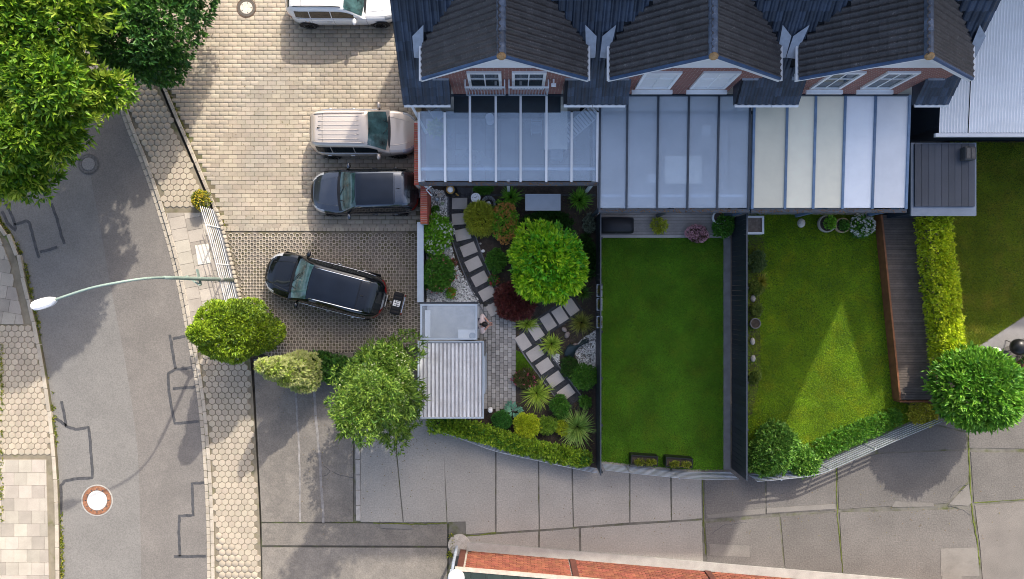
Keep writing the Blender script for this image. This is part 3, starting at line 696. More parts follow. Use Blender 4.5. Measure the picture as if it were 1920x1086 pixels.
        part('valley_flashing', MB().add([(xe + s * .02, ye2 - .45, main_z(ye2 - .45) + .15), (xe + s * .32, ye2 - .42, main_z(ye2 - .42) + .15), (xe + s * .30, ye2 + .1, main_z(ye2 + .1) + .15), (xe - s * .1, ye2 + .35, main_z(ye2 + .35) + .2)], [(0, 1, 2, 3)]), m_lead, t)
    for a, b in ((x0, c0), (c1, x1)):
        part('gutter', MB().tube([(a + .01, EY - .05, EH - .05), (b - .01, EY - .05, EH - .05)], .06, 8), m_wpvc, t)
        part('fascia', MB().bbox(a + .03, b - .03, EY + .02, EY + .06, EH - .24, EH - .03), m_navy, t)
    for c, s in ((c0, -1), (c1, 1)):
        part('step_flashing', MB().bbox(min(c, c + s * .55), max(c, c + s * .55), WY - .06, WY + .10, main_z(WY) + .07, main_z(WY) + .11), m_lead, t)
        part('side_cheek', MB().add([(c, EY, EH - .2), (c, WY, EH - .2), (c, WY, main_z(WY)), (c, EY, EH)], [(0, 1, 2, 3)]), m_navy, t)
    # windows with their little balconies
    for wx, ww in win:
        zb, zh = 4.10, 5.9
        w = part('window', MB().bbox(wx - ww / 2 + .08, wx + ww / 2 - .08, WY - .012, WY + .1, zb + .08, zh - .08), m_wpvc if shut else m_pane, t)
        fr = MB(); f = .10
        fr.bbox(wx - ww / 2, wx + ww / 2, WY - .07, WY + .05, zh - f, zh + .02).bbox(wx - ww / 2, wx + ww / 2, WY - .07, WY + .05, zb, zb + f)
        fr.bbox(wx - ww / 2, wx - ww / 2 + f, WY - .07, WY + .05, zb + f, zh - f).bbox(wx + ww / 2 - f, wx + ww / 2, WY - .07, WY + .05, zb + f, zh - f); part('frame', fr, m_wpvc, w)
        mm = MB(); mm.bbox(wx - .02, wx + .02, WY - .035, WY, zb + f, zh - f); mm.bbox(wx - ww / 2 + f, wx - .02, WY - .035, WY, zb + 1.05, zb + 1.09); mm.bbox(wx + .02, wx + ww / 2 - f, WY - .035, WY, zb + 1.05, zb + 1.09); part('glazing_bar', mm, m_wpvc, w)
        if not light:
            b = part('balcony', MB().bbox(wx - ww / 2 - .12, wx + ww / 2 + .12, WY - .30, WY - .25, zb + .92, zb + .98), m_wpvc, t)
            bar = MB(); xx = wx - ww / 2 - .1
            while xx < wx + ww / 2 + .12: bar.bbox(xx - .012, xx + .012, WY - .285, WY - .262, zb + .05, zb + .92); xx += .105
            bar.bbox(wx - ww / 2 - .12, wx + ww / 2 + .12, WY - .29, WY - .26, zb, zb + .05); part('bars', bar, m_lead, b)
            sd = MB()
            for s in (-1, 1): sd.bbox(wx + s * (ww / 2 + .1) - .02, wx + s * (ww / 2 + .1) + .02, WY - .25, WY - .01, zb + .92, zb + .98); sd.bbox(wx + s * (ww / 2 + .1) - .02, wx + s * (ww / 2 + .1) + .02, WY - .25, WY - .01, zb, zb + .05)
            part('side_rail', sd, m_wpvc, b)
        else:
            part('sill', MB().bbox(wx - ww / 2 - .1, wx + ww / 2 + .1, WY - .22, WY - .08, zb - .08, zb), m_wpvc, t)
    return t
h1_ = house('brick row house with a gold star under its gable, beside the parked cars', -3.81, 2.83, -.316, -2.94, 2.45, -2.16, 1.82, None, True, [(-.93, 1.15), (.57, 1.15)])
h2_ = house('middle brick row house behind the blue glass terrace roof', 2.83, 9.15, 5.97, 3.24, 8.78, 4.0, 7.85, None, False, [(5.0, 1.25), (6.95, 1.25)], True, True)
h3_ = house('brick row house at the end, beside the white corrugated roof', 9.15, 15.35, 12.36, 9.44, 15.1, 10.1, 14.2, None, False, [(11.15, 1.1), (12.95, 1.1)], True)
part('wall_light', MB().tube([(1.42, WY - .02, 5.15), (1.42, WY - .2, 5.15)], .03, 6).box(1.42, WY - .22, 5.13, .16, .1, .1), m_wpvc, h1_)
part('downpipe', MB().tube([(-3.55, 6.5, .1), (-3.55, 6.5, 4.3)], .05, 8), m_wpvc, h1_)
# unseen block added behind the row to cast shade over gardens and yard
blk = thing('added_shade_block', 'tall unseen block added behind the row of houses to shade the gardens', 'building', (8, 18, 0))
part('wall', MB().prism([(-3.81, 11.9), (3.3, 11.9), (8.85, 24), (1.73, 24)], -.1, 14.4).prism([(3.31, 11.9), (19.4, 11.9), (19.4, 24), (8.86, 24)], -.1, 19.2), m_render, blk)
part('roof', MB().prism([(-3.7, 12), (3.2, 12), (8.7, 23.9), (1.83, 23.9)], 14.4, 14.5).prism([(3.42, 12), (19.3, 12), (19.3, 23.9), (8.97, 23.9)], 19.2, 19.3), m_navy, blk)
for fl in range(6):
    for k in range(11):
        wx = 2.4 + 1.55 * k; z = 1.0 + fl * 3.0
        if fl >= 4 and wx < 9.5: continue
        w = part('window', MB().bbox(wx - .55, wx + .55, 24.0, 24.02, z, z + 1.4), m_pane, blk)
        part('frame', MB().bbox(wx - .62, wx + .62, 24.0, 24.03, z - .07, z).bbox(wx - .62, wx + .62, 24.0, 24.03, z + 1.4, z + 1.47), m_wpvc, w)

# ------------------------------------------------------------------ terrace roofs
def roof_pt(y, yb, zb=2.95, zt=3.2): return zb + (zt - zb) * (y - yb) / (WY - yb)
def terrace(label, x0, x1, yb, bars, mbar, mpane, barw=.07, cols=None, notch=None):
    t = thing('terrace_roof', label, 'terrace roof', ((x0 + x1) / 2, yb, 0), group='terrace roofs of the row')
    yt = WY - .02
    edges = [x0] + bars + [x1]
    for i, (a, b) in enumerate(zip(edges, edges[1:])):
        y1 = yt if notch is None or (a > notch[0] - .3 and b < notch[1] + .3) else 6.6
        za, zb_ = roof_pt(yb + .05, yb), roof_pt(y1, yb); m = MB(); g = barw / 2
        m.add([(a + g, yb + .05, za), (b - g, yb + .05, za), (b - g, y1, zb_), (a + g, y1, zb_), (a + g, yb + .05, za - .015), (b - g, yb + .05, za - .015), (b - g, y1, zb_ - .015), (a + g, y1, zb_ - .015)],
              [(0, 1, 2, 3), (7, 6, 5, 4), (0, 4, 5, 1), (3, 2, 6, 7)])
        part('pane', m, mpane if cols is None else cols[i], t)
    for i, x in enumerate(edges):
        y1 = yt if notch is None or notch[0] - .1 < x < notch[1] + .1 else 6.55
        za, zb_ = roof_pt(yb, yb), roof_pt(y1, yb); w = barw / 2
        part('glazing_bar', MB().add([(x - w, yb, za + .05), (x + w, yb, za + .05), (x + w, y1, zb_ + .05), (x - w, y1, zb_ + .05), (x - w, yb, za - .05), (x + w, yb, za - .05), (x + w, y1, zb_ - .05), (x - w, y1, zb_ - .05)],
             [(0, 1, 2, 3), (7, 6, 5, 4), (0, 4, 5, 1), (2, 6, 7, 3), (1, 5, 6, 2), (0, 3, 7, 4)]), mbar, t)
    part('gutter', MB().bbox(x0 - .03, x1 + .03, yb - .13, yb - .005, 2.82, 2.97), m_gl_frame_d, t)
    part('wall_plate', MB().bbox(x0 + .1, x1 - .1, WY - .06, WY - .015, 3.14, 3.32), m_navy, t)
    for x in (x0 + .08, (x0 + x1) / 2, x1 - .08): part('post', MB().box(x, yb + .06, 1.4, .11, .11, 2.8), mbar, t)
    part('gutter_leaves', leafmesh('gutter_leaves', *(lambda r, n: (np.stack([r.uniform(x0, x1, n), r.uniform(yb - .12, yb - .01, n), np.full(n, 2.975)], 1), unit(np.stack([r.normal(size=n), r.normal(size=n), np.zeros(n)], 1))))(np.random.default_rng(int(x0 * 7) + 40), 170), .06, .04, leafm('dry_leaf', (.22, .10, .03), (.12, .07, .03), .1)), None, t, kind='stuff')
    part('beam', MB().bbox(x0, x1, yb + .45, yb + .55, 2.84, 2.93), mat('beam_pale', (.45, .52, .6), .5), t)
    return t
T1Y = 4.01
t1 = terrace('clear glass terrace roof with white glazing bars and a table beneath', -3.45, 3.17, T1Y, [-2.49, -1.556, -.6, .32, 1.277, 2.215], m_wpvc, m_glass1, .085, None, (-2.1, 1.8))
part('wall_flashing', MB().add([(-2.15, WY - .03, 3.212), (1.8, WY - .03, 3.212), (1.8, 6.55, roof_pt(6.55, T1Y) + .012), (-2.15, 6.55, roof_pt(6.55, T1Y) + .012)], [(3, 2, 1, 0)]), mat('flashing_dark', (.012, .022, .03), .3, nscale=2, namp=.3), t1)
terrace('pale blue glass terrace roof with dark bars beside the dark slatted fence', 3.26, 8.81, 3.0, [4.27, 5.41, 6.54, 7.65], m_gl_frame_d, m_glass2, .07)
m_blind = mat('blind_beige', (.90, .83, .64), .8, nscale=2, namp=.04); m_blind2 = mat('blind_white', (.88, .89, .90), .7, nscale=2, namp=.04)
t3 = terrace('opaque terrace roof with three beige and two white panels', 8.96, 14.7, 3.0, [10.18, 11.23, 12.32, 13.44], mat('bar_blue', (.14, .22, .34), .4), m_glass2, .085, [m_blind, m_blind, m_blind, m_blind2, m_blind2])
# terrace floors and the low brick side wall of the first terrace
m_terr = mat('terrace_tile', (.26, .265, .27), .7, nscale=1.5, namp=.1, fine=.08, fscale=30)
fl = struct('terrace_floor', MB().bbox(-3.6, 3.3, T1Y - .1, 7.3, -.1, -.004), m_joint_d)
for i in range(11):
    for j in range(5): part('floor_tile', MB().bbox(-3.58 + i * .62, -3.58 + i * .62 + .61, T1Y - .08 + j * .64, T1Y - .08 + j * .64 + .63, -.05, random.uniform(0, .003)), m_terr, fl)
struct('terrace_floor', MB().bbox(3.36, 9.0, 3.0, 7.3, -.1, .0), mat('terrace_floor_b', (.36, .37, .38), .8, nscale=1, namp=.2))
struct('terrace_floor', MB().bbox(9.1, 15.2, 3.05, 7.3, -.1, .0), m_terr)
# brick side wall with individually laid bricks
m_brk = mat('brick_red', (.34, .085, .05), .85, var=.25, hue=.012, nscale=6, namp=.15, fine=.15, fscale=60)
m_mort = mat('mortar', (.40, .36, .32), .95, nscale=8, namp=.15)
def brick_wall(label, xa, xb, ya, yb, h, n_course=None):
    t = thing('garden_wall', label, 'wall', ((xa + xb) / 2, (ya + yb) / 2, 0))
    part('core', MB().bbox(xa + .012, xb - .012, ya + .012, yb - .012, -.1, h - .012), m_mort, t)
    top = MB().rbox(0, 0, 0, xb - xa - .004, .073, .075, .006); M_ = []; y = ya + .045
    while y < yb - .03: M_.append(Matrix.Translation(((xa + xb) / 2, y, h - .037))); y += .086
    pieces(t, 'brick', top, m_brk, M_)
    sd = MB().rbox(0, 0, 0, .24, .05, .068, .005); M_ = []
    for k in range(int((h - .08) / .078)):
        z = h - .115 - k * .078; y = ya + .13 + (.125 if k % 2 else 0)
        while y < yb - .1:
            for x in (xa + .02, xb - .02): M_.append(Matrix.Translation((x, y, z)) @ Matrix.Rotation(math.pi / 2, 4, 'Z'))
            y += .25
    pieces(t, 'brick', sd, m_brk, M_, 260, 'brickwork'); return t
brick_wall('red brick wall end standing between the dark grey car and the flower bed', W(788, 0, 1.4)[0], W(801, 0, 1.4)[0], W(0, 420, 1.4)[1], W(0, 342, 1.4)[1], 1.4)
brick_wall('narrow red brick side wall along the first glass terrace', -3.78, -3.58, T1Y + .02, 6.5, 2.1)

# ------------------------------------------------------------------ right hand buildings
m_corr = mat('corrugated_white', (.90, .90, .89), .5, nscale=1.2, namp=.05)
cr = thing('corrugated_roof', 'large white corrugated roof beside the end house', 'roof', (19, 8, 0))
xs = 15.95; ys0, ys1 = 5.86, 11.9; m = MB()
def corr(m, xa, xb, y0, y1, z0, z1, p=.11, a=.018):
    n = int((xb - xa) / p * 4); v = []
    for i in range(n + 1):
        x = xa + (xb - xa) * i / n; dz = a * (1, .0, -1, 0)[i % 4] if True else 0; v.append((x, y0, z0 + dz)); v.append((x, y1, z1 + dz))
    b = len(m.v); m.v += v; m.f += [(b + 2 * i, b + 2 * i + 2, b + 2 * i + 3, b + 2 * i + 1) for i in range(n)]
for a, b, z in ((15.95, 17.03, 0), (17.05, 19.13, .012), (19.15, 21.23, 0), (21.25, 24, .012)):
    m = MB(); corr(m, a, b, ys0, ys1, 2.92 + z, 3.35 + z); part('sheet', m, m_corr, cr)
part('gutter', MB().bbox(15.85, 24, ys0 - .14, ys0 - .01, 2.78, 2.9), m_wpvc, cr)
part('wall', MB().bbox(16.2, 24, ys0 + .35, ys1, -.1, 2.75), m_navy, cr)
bb = thing('brick_building', 'corner of a brick house with white gutters above the corrugated roof', 'building', (18.6, 13, 0))
gp = [(19.5, -.1), (30.0, -.1), (30.0, 11.3), (24.7, 11.3), (22.45, 13.75), (19.5, 10.5)]; n = len(gp)
part('shade_wing', MB().add([(x, 11.96, z) for x, z in gp] + [(x, 22, z) for x, z in gp], [tuple(range(n)), tuple(range(2 * n - 1, n - 1, -1))] + [(i, n + i, n + (i + 1) % n, (i + 1) % n) for i in range(n)]), m_brick, bb)  # wing added mostly out of view, its outline shaped to shade the lawns
part('wall', MB().bbox(16.2, 19.48, 11.95, 13, -.1, 4.4), m_brick, bb); part('eaves', MB().bbox(15.4, 19.48, 11.7, 13, 4.42, 4.6), m_wpvc, bb)
struct('side_passage', MB().bbox(15.1, 17.0, 3.1, 7.3, -.1, .002), mat('passage', (.05, .055, .065), .9, nscale=2, namp=.2))
sh = thing('garden_shed', 'flat roofed slate grey shed with a small black vent box', 'shed', (16.4, 4.2, 0))
x0, y0 = W(1708, 0, 2.3)[0], W(0, 405, 2.3)[1]; x1, y1 = W(1830, 0, 2.3)[0], W(0, 268, 2.3)[1]
part('wall', MB().bbox(x0 + .1, x1 - .1, y0 + .1, y1 - .1, -.1, 2.22), m_navy, sh)
part('roof_edge', MB().bbox(x0, x1, y0, y1, 2.23, 2.32), mat('shed_edge', (.20, .24, .30), .5, nscale=2, namp=.1), sh)
mr = mat('shed_roof', (.06, .07, .09), .6, nscale=1, namp=.12, fine=.1, fscale=30)
n = 9
for k in range(n):
    a = x0 + .1 + (x1 - x0 - .2) * k / n; b = a + (x1 - x0 - .2) / n - .012; part('roof_board', MB().bbox(a, b, y0 + .35, y1 - .05, 2.325, 2.40), mr, sh)
vb = part('vent_box', MB().rbox(*W(1817, 288, 2.6), 2.55, .42, .5, .3, .03), m_tar, sh)
part('grille', MB().bbox(*(lambda c: (c[0] - .15, c[0] - .02, c[1] - .18, c[1] + .18))(W(1817, 288, 2.6)), 2.70, 2.715), m_iron, vb)
part('grille', MB().bbox(*(lambda c: (c[0] + .02, c[0] + .15, c[1] - .18, c[1] + .18))(W(1817, 288, 2.6)), 2.70, 2.715), m_iron, vb)

# ------------------------------------------------------------------ brick garage at the bottom
gx0, gy0 = W(866, 1031); gx1, gy1 = W(1560, 1090); gl = Vector((gx1 - gx0, gy1 - gy0)); ga = math.atan2(gl.y, gl.x); gl = gl.length + 6
gt = thing('brick_garage', 'low red brick garage with a dark green roof along the yard', 'garage', (gx0, gy0, 0), ga)
# local frame: x along the wall, -y into the building
def lp(mb, name, m, parent=None, **k): return part(name, mb, m, parent or gt, local=True, **k)
GH = 1.86
lp(MB().bbox(.02, gl, -3, -.055, -.1, GH - .1), 'core', m_mort)
tb = MB().rbox(0, 0, 0, .275, .05, .103, .008); M_ = []; nb = 16; G = worldmat(gt)
m_brk2 = mat('brick_orange', (.235, .075, .044), .8, var=.25, hue=.01, nscale=5, namp=.15, fine=.12, fscale=60)
post_x = [0.06, 4.62, 10.25]
for k in range(nb):
    z = .06 + k * .112; x = .25 + (.145 if k % 2 else 0)
    while x < gl - .2:
        if all(abs(x - p) > .25 for p in post_x): M_.append(G @ Matrix.Translation((x, -.031 + random.uniform(-.004, .004), z)))
        x += .29
pieces(gt, 'brick', tb, m_brk2, M_, 300, 'brickwork', lambda M: -(M.translation.z) + .15 * abs(M.translation.x))
m_brown = mat('brown_board', (.10, .035, .025), .7, nscale=5, namp=.2)
for p in post_x: lp(MB().bbox(p - .12, p + .12, -.1, .03, -.05, GH - .02), 'pilaster', m_brown)
fp = lp(MB().bbox(.2, gl, -.002, .36, -.1, .055), 'footing', mat('footing_pale', (.30, .29, .27), .9, nscale=2, namp=.15, fine=.12, fscale=40))
m_groof = mat('green_roof', (.028, .042, .036), .5, var=.15, nscale=1, namp=.15)
lp(MB().bbox(-.12, gl, -.09, .06, GH, GH + .07), 'roof_trim', mat('trim_pale', (.45, .38, .31), .7, nscale=6, namp=.2))
for k in range(18): lp(MB().bbox(-.1 + k * .62, -.1 + k * .62 + .605, -3.1, -.094, GH - .08, GH + .04), 'roof_panel', m_groof)
lp(MB().tube([(-.22, .12, .0), (-.22, .12, GH - .1), (-.24, -1.4, GH + .05)], .06, 8), 'downpipe', m_lead)
lp(MB().bbox(-.32, -.13, -3, -.1, GH - .06, GH + .03), 'gutter', m_lead)
sk = thing('white_dome', 'white plastic dome on the corner of the green garage roof', 'dome', (*W(855, 1083, 2.0), GH))
x, y = W(855, 1085, 2.0); part('shell', MB().lathe(x, y, [(.33, GH + .03), (.33, GH + .12), (.26, GH + .24), (.1, GH + .3), (.01, GH + .31)], 18), m_wpvc, sk, True)
# ================================================================== GARDENS
m_slate = mat('slate_chip', (.052, .053, .057), .8, nscale=5, namp=.3, fine=.45, fscale=55, bump=.6)
m_step = mat('stepping_stone', (.47, .425, .38), .85, var=.08, nscale=3, namp=.08, fine=.08, fscale=40)
m_pebw = mat('white_pebble', (.78, .77, .74), .8, var=.3, nscale=5, namp=.1)
m_patio = mat('patio_block', (.32, .305, .285), .88, var=.22, nscale=2, namp=.15, fine=.12, fscale=40)
m_fence = mat('anthracite', (.022, .028, .036), .5, var=.15, nscale=3, namp=.15)
m_rail = mat('galvanised', (.42, .45, .48), .4, metal=.5, nscale=3, namp=.1)
m_edge = mat('edging_grey', (.17, .17, .175), .9, nscale=3, namp=.2)
m_grey = mat('trough_grey', (.36, .41, .48), .5, nscale=3, namp=.06)
m_steel = mat('pale_steel', (.42, .48, .54), .35, nscale=3, namp=.05, metal=.2)
m_black = mat('satin_black', (.012, .012, .013), .35, nscale=3, namp=.2)
m_wood = mat('brown_wood', (.19, .075, .03), .7, var=.15, nscale=4, namp=.25)
m_teak = mat('table_top', (.88, .84, .74), .6, nscale=3, namp=.06)

bed = struct('flower_bed', MB().prism(px([(794, 340), (1120, 340), (1120, 878), (1080, 869), (1010, 853), (930, 834), (808, 793), (794, 600)]), -.1, .012), m_soil)
strip = struct('terrace_edge', MB().bbox(W(806, 0)[0], W(1117, 0)[0], W(0, 364)[1], T1Y - .12, -.1, .03), m_slate)
def gravel(name, polys, n, m, size, z, label, seed=4):
    r = np.random.default_rng(seed); pts = []
    P = [px(p) for p in polys]; A = [parea(p) for p in P]; tot = sum(A)
    for p, a in zip(P, A):
        xs = [q[0] for q in p]; ys = [q[1] for q in p]; k = 0
        while k < n * a / tot:
            x, y = r.uniform(min(xs), max(xs)), r.uniform(min(ys), max(ys))
            if inpoly(x, y, p): pts.append((x, y)); k += 1
    pts = np.array(pts); n = len(pts); base = np.array([(1, 0, 0), (-1, 0, 0), (0, 1, 0), (0, -1, 0), (0, 0, 1), (0, 0, -1)], float)
    F0 = np.array([(0, 2, 4), (2, 1, 4), (1, 3, 4), (3, 0, 4), (2, 0, 5), (1, 2, 5), (3, 1, 5), (0, 3, 5)])
    sc = size * r.uniform(.5, 1.3, (n, 1, 1)) * np.stack([r.uniform(.7, 1.6, n), r.uniform(.5, .9, n), r.uniform(.4, .6, n)], 1)[:, None, :]
    V = base[None] * sc + r.normal(size=(n, 6, 3)) * size * .13; a = r.uniform(0, 6.28, n); c, s = np.cos(a)[:, None], np.sin(a)[:, None]
    X = V[:, :, 0] * c - V[:, :, 1] * s + pts[:, :1]; Y = V[:, :, 0] * s + V[:, :, 1] * c + pts[:, 1:2]; Z = V[:, :, 2] + z + r.uniform(0, size * .5, (n, 1))
    o = link(name, rawmesh(name, np.stack([X, Y, Z], 2).reshape(-1, 3), (F0[None] + (np.arange(n) * 6)[:, None, None]).reshape(-1, 3), m), kind='stuff'); o['label'] = label; return o
GA = [(803, 352), (838, 360), (843, 450), (857, 500), (900, 566), (800, 567), (800, 400)]; GB = [(1072, 655), (1088, 638), (1118, 618), (1118, 705), (1090, 692)]; GC = [(1034, 664), (1050, 664), (1048, 682), (1038, 676)]
for q in (GA, GB, GC): struct('gravel_bed', MB().prism(px(q), 0, .02), mat('gravel_base', (.22, .215, .20), .95, nscale=9, namp=.4))
gravel('white_gravel', [GA, GB, GC], 5200, m_pebw, .038, .025, 'white pebbles between the flower shrubs and the stepping stones')
gravel('dark_gravel', [[(838, 362), (890, 362), (884, 420), (895, 470), (912, 520), (955, 595), (915, 597), (880, 540), (850, 460), (840, 420)], [(968, 640), (1075, 562), (1100, 580), (1012, 640), (1100, 758), (1080, 775)]], 2600, mat('slate_bits', (.055, .056, .06), .75, var=.4), .03, .03, 'dark slate chips around the stepping stones', 5)
pA = smoothline(px([(864, 352), (862, 385), (863, 420), (871, 450), (885, 490), (902, 530), (922, 568), (938, 596)]))
pB = smoothline(px([(1082, 566), (1050, 590), (1015, 614), (985, 640)])); pC = smoothline(px([(985, 630), (1000, 655), (1020, 683), (1045, 716), (1075, 756)]))
path = struct('garden_path', MB().strip(pA, .98, -.02, .028), m_slate)
part('path_bed', MB().strip(pB, .85, -.02, .031), m_slate, path); part('path_bed', MB().strip(pC, .90, -.02, .034), m_slate, path)
for ln, w in ((pA, .98), (pC, .9)):
    for s in (-1, 1): part('edging', MB().strip(offs(ln, s * w / 2), .045, -.02, .06), m_edge, path)
for u, v, a in ((862, 382, 0), (862, 411, 4), (868, 440, 13), (879, 468, 22), (888, 495, 26), (900, 523, 28), (914, 550, 29), (928, 578, 29), (1070, 576, -55), (1050, 591, -57), (1028, 604, -57), (1005, 622, -57), (981, 641, -57), (1003, 663, 33), (1021, 686, 34), (1041, 711, 35), (1061, 736, 36)):
    x, y = W(u, v); part('stepping_stone', MB().rbox(x, y, .045, .64, .47, .06, .012, rad(a)), m_step, path)
# block paved patio
pat = struct('patio', MB().prism(px([(896, 566), (916, 566), (942, 597), (968, 597), (968, 766), (905, 766), (890, 700)]), -.08, .03), m_joint_d)
ms = []; yv = 572
row = 0; X = 899
while X < 966:
    yv = 570 + (4.8 if row % 2 else 0)
    while yv < 764:
        x, y = W(X + 3.7, yv + 4.8)
        if inpoly(x, y, px([(897, 560), (914, 566), (944, 598), (969, 598), (969, 768), (897, 768)])): ms.append(Matrix.Translation((x, y, .05)) @ Matrix.Rotation(random.uniform(-.012, .012), 4, 'X'))
        yv += 9.6
    X += 7.6; row += 1
pieces(pat, 'paver', MB().rbox(0, 0, -.03, .158, .202, .07, .012), m_patio, ms, 300)

# ------------------------------------------------------------------ fences
def rail_fence(label, line, h, n, step, m=m_rail, d=.018, group=None, posts=1.9, name='railing', hi=.045):
    c = line[0]; t = thing(name, label, 'railing', (c[0], c[1], 0), group=group)
    for k in range(n):
        z = .12 + (h - .12) * k / (n - 1); part('rail', MB().strip(line, d, z - hi / 2, z + hi / 2), m, t)
    for p, a in walk(line, posts): part('post', MB().box(p.x, p.y, h / 2 - .05, .05, .05, h + .1, a), m, t)
    return t
L1 = smoothline(px([(808, 797), (860, 813), (930, 838), (1010, 856), (1080, 871), (1117, 878)]))
rail_fence('low galvanised railing curving below the garden hedge', L1, .75, 4, .2, posts=2.2)
L2 = smoothline(px([(1128, 868), (1200, 876), (1290, 884), (1368, 884)]))
rail_fence('galvanised slat railing along the foot of the plain lawn', L2, 1.1, 6, .2, hi=.09, posts=2.0)
L3 = smoothline(px([(1402, 889), (1440, 886), (1510, 877), (1560, 857), (1650, 817), (1735, 781)]))
rail_fence('galvanised slat railing at the foot of the lawn with the timber deck', L3, 1.05, 6, .2, hi=.09, posts=2.0)
L4 = [W(401, 393), W(418, 450), W(433, 510), W(450, 580)]
rail_fence('white bar railing between the pavement and the parking bay', L4, 1.25, 7, .2, mat('white_rail', (.60, .62, .63), .4), .017, posts=1.6, hi=.03)
kl = offs(L4, -.12)
part_k = link('kerb', MB().strip(L4, .2, -.2, .03).mesh('kerb', m_edge), kind='structure')
pieces(part_k, 'kerb_stone', MB().rbox(0, 0, .02, .17, .13, .14, .03), m_kerb, [Matrix.Translation((p.x, p.y, .0)) @ Matrix.Rotation(a + random.uniform(-.2, .2), 4, 'Z') for p, a in walk(offs(L4, .12), .19)])
def board_fence(label, xb, y0, y1, h, w, th=.03, slope=0.0):
    t = thing('board_fence', label, 'fence', (xb, (y0 + y1) / 2, 0)); M_ = []; y = y0 + w / 2
    while y < y1: M_.append(Matrix.Translation((xb + slope * (y - y0), y, h / 2 + .02))); y += w
    pieces(t, 'board', MB().box(0, 0, 0, th, w - .012, h), m_fence, M_)
    part('top_rail', MB().strip([(xb, y0), (xb + slope * (y1 - y0), y1)], th + .03, h + .021, h + .06), mat('rail_slate', (.045, .055, .07), .4), t)
    yy = y0 + .1
    while yy < y1: part('post', MB().box(xb + slope * (yy - y0) + .055, yy, h / 2, .07, .07, h), m_fence, t); yy += 1.85
    return t
board_fence('dark slatted fence between the plain lawn and the lawn with the deck', W(1372, 0)[0], W(0, 878)[1], W(0, 405)[1] - .02, 1.78, .20)
board_fence('thin dark fence between the planted garden and the plain lawn', W(1117, 0)[0], W(0, 872)[1], W(0, 402)[1], 1.55, .22, .02)
struct('lawn_edging', MB().bbox(W(1356, 0)[0], W(1369, 0)[0], W(0, 880)[1], W(0, 447)[1], -.05, .04), m_edge)
struct('lawn_edging', MB().bbox(W(1119.5, 0)[0], W(1127, 0)[0], W(0, 866)[1], W(0, 447)[1], -.05, .05), m_edge)
# steel edge wall on the car side of the flower bed
t = thing('bed_wall', 'blue grey steel wall between the parking bay and the flower bed', 'wall', (*W(794, 495), 0))
part('panel', MB().bbox(W(789, 0)[0], W(798, 0)[0], W(0, 566)[1], W(0, 421)[1], -.1, .95), m_fence, t)
part('coping', MB().bbox(W(788.5, 0)[0], W(800, 0)[0], W(0, 566)[1], W(0, 421)[1], .951, 1.0), m_steel, t)

# ------------------------------------------------------------------ shed with glass canopy
def q4(u0, v0, u1, v1, h): return (W(u0, 0, h)[0], W(u1, 0, h)[0], W(0, v1, h)[1], W(0, v0, h)[1])
cn = thing('glass_canopy', 'grey framed glass canopy attached to the metal roofed shed', 'canopy', (*W(840, 605), 0))
a, b, c, d = q4(788, 570, 895, 637, 2.2)
part('pane', MB().bbox(a + .07, b - .07, c + .05, d - .07, 2.2, 2.212), m_glass3, cn)
for q in ((a, a + .07, c, d), (b - .07, b, c, d), (a + .07, b - .07, c, c + .05), (a + .07, b - .07, d - .07, d)): part('frame_bar', MB().bbox(*q, 2.14, 2.23), m_steel, cn)
part('gutter', MB().bbox(a - .05, b + .03, d + .004, d + .07, 2.1, 2.2), m_fence, cn)
for x in (a + .04, b - .04): part('post', MB().box(x, d - .05, 1.05, .08, .08, 2.16), m_steel, cn)
struct('canopy_floor', MB().bbox(a, b, c - .1, d, -.05, .035), mat('canopy_conc', (.46, .47, .47), .85, nscale=3, namp=.12, fine=.1, fscale=40))
bn = thing('bench', 'white bench under the glass canopy', 'bench', (*W(803, 605), 0))
e = q4(797, 582, 807, 632, .45); part('seat', MB().bbox(*e, .40, .46), m_wpvc, bn)
for yy in (e[2] + .1, e[3] - .1): part('leg', MB().box((e[0] + e[1]) / 2, yy, .2, .16, .05, .40), m_wpvc, bn)
ck = thing('cabinet', 'white cabinet with a round basin under the glass canopy', 'cabinet', (*W(876, 627), 0))
e = q4(860, 619, 893, 636, .9); part('body', MB().bbox(e[0], e[1], e[2], e[3], 0, .88), m_wpvc, ck); part('worktop', MB().bbox(e[0] - .02, e[1] + .02, e[2] - .02, e[3] + .02, .881, .91), m_wpvc, ck)
x, y = W(886, 630, .9); part('basin', MB().lathe(x, y, [(.12, .912), (.14, .93), (.12, .93), (.1, .915), (.01, .914)], 18), m_grey, ck)
ms_ = thing('metal_shed', 'metal shed with a ribbed pale roof behind the leafy tree', 'shed', (*W(845, 712), 0))
a, b, c, d = q4(783, 640, 907, 785, 2.35)
part('wall', MB().bbox(a + .1, b - .12, c + .1, d - .1, -.05, 2.2), m_render, ms_)
m_ribr = mat('ribbed_steel', (.66, .66, .66), .45, metal=.25, nscale=2, namp=.12, col2=(.52, .50, .48), mixs=1.6, mixlo=.5, mixhi=.7)
n = 16; w = (b - a - .12) / n
part('roof_sheet', MB().bbox(a + .02, b - .06, c + .04, d - .03, 2.22, 2.27), mat('roof_pan', (.30, .30, .31), .5, metal=.2, nscale=3, namp=.25), ms_)
for k in range(n):
    x = a + .06 + (k + .5) * w
    part('rib', MB().add([(x - w * .34, c + .05, 2.271), (x + w * .34, c + .05, 2.271), (x + w * .34, d - .08, 2.271), (x - w * .34, d - .08, 2.271), (x - w * .24, c + .05, 2.33), (x + w * .24, c + .05, 2.33), (x + w * .24, d - .08, 2.33), (x - w * .24, d - .08, 2.33)],
         [(4, 5, 6, 7), (0, 1, 5, 4), (1, 2, 6, 5), (2, 3, 7, 6), (3, 0, 4, 7)]), m_ribr, ms_)
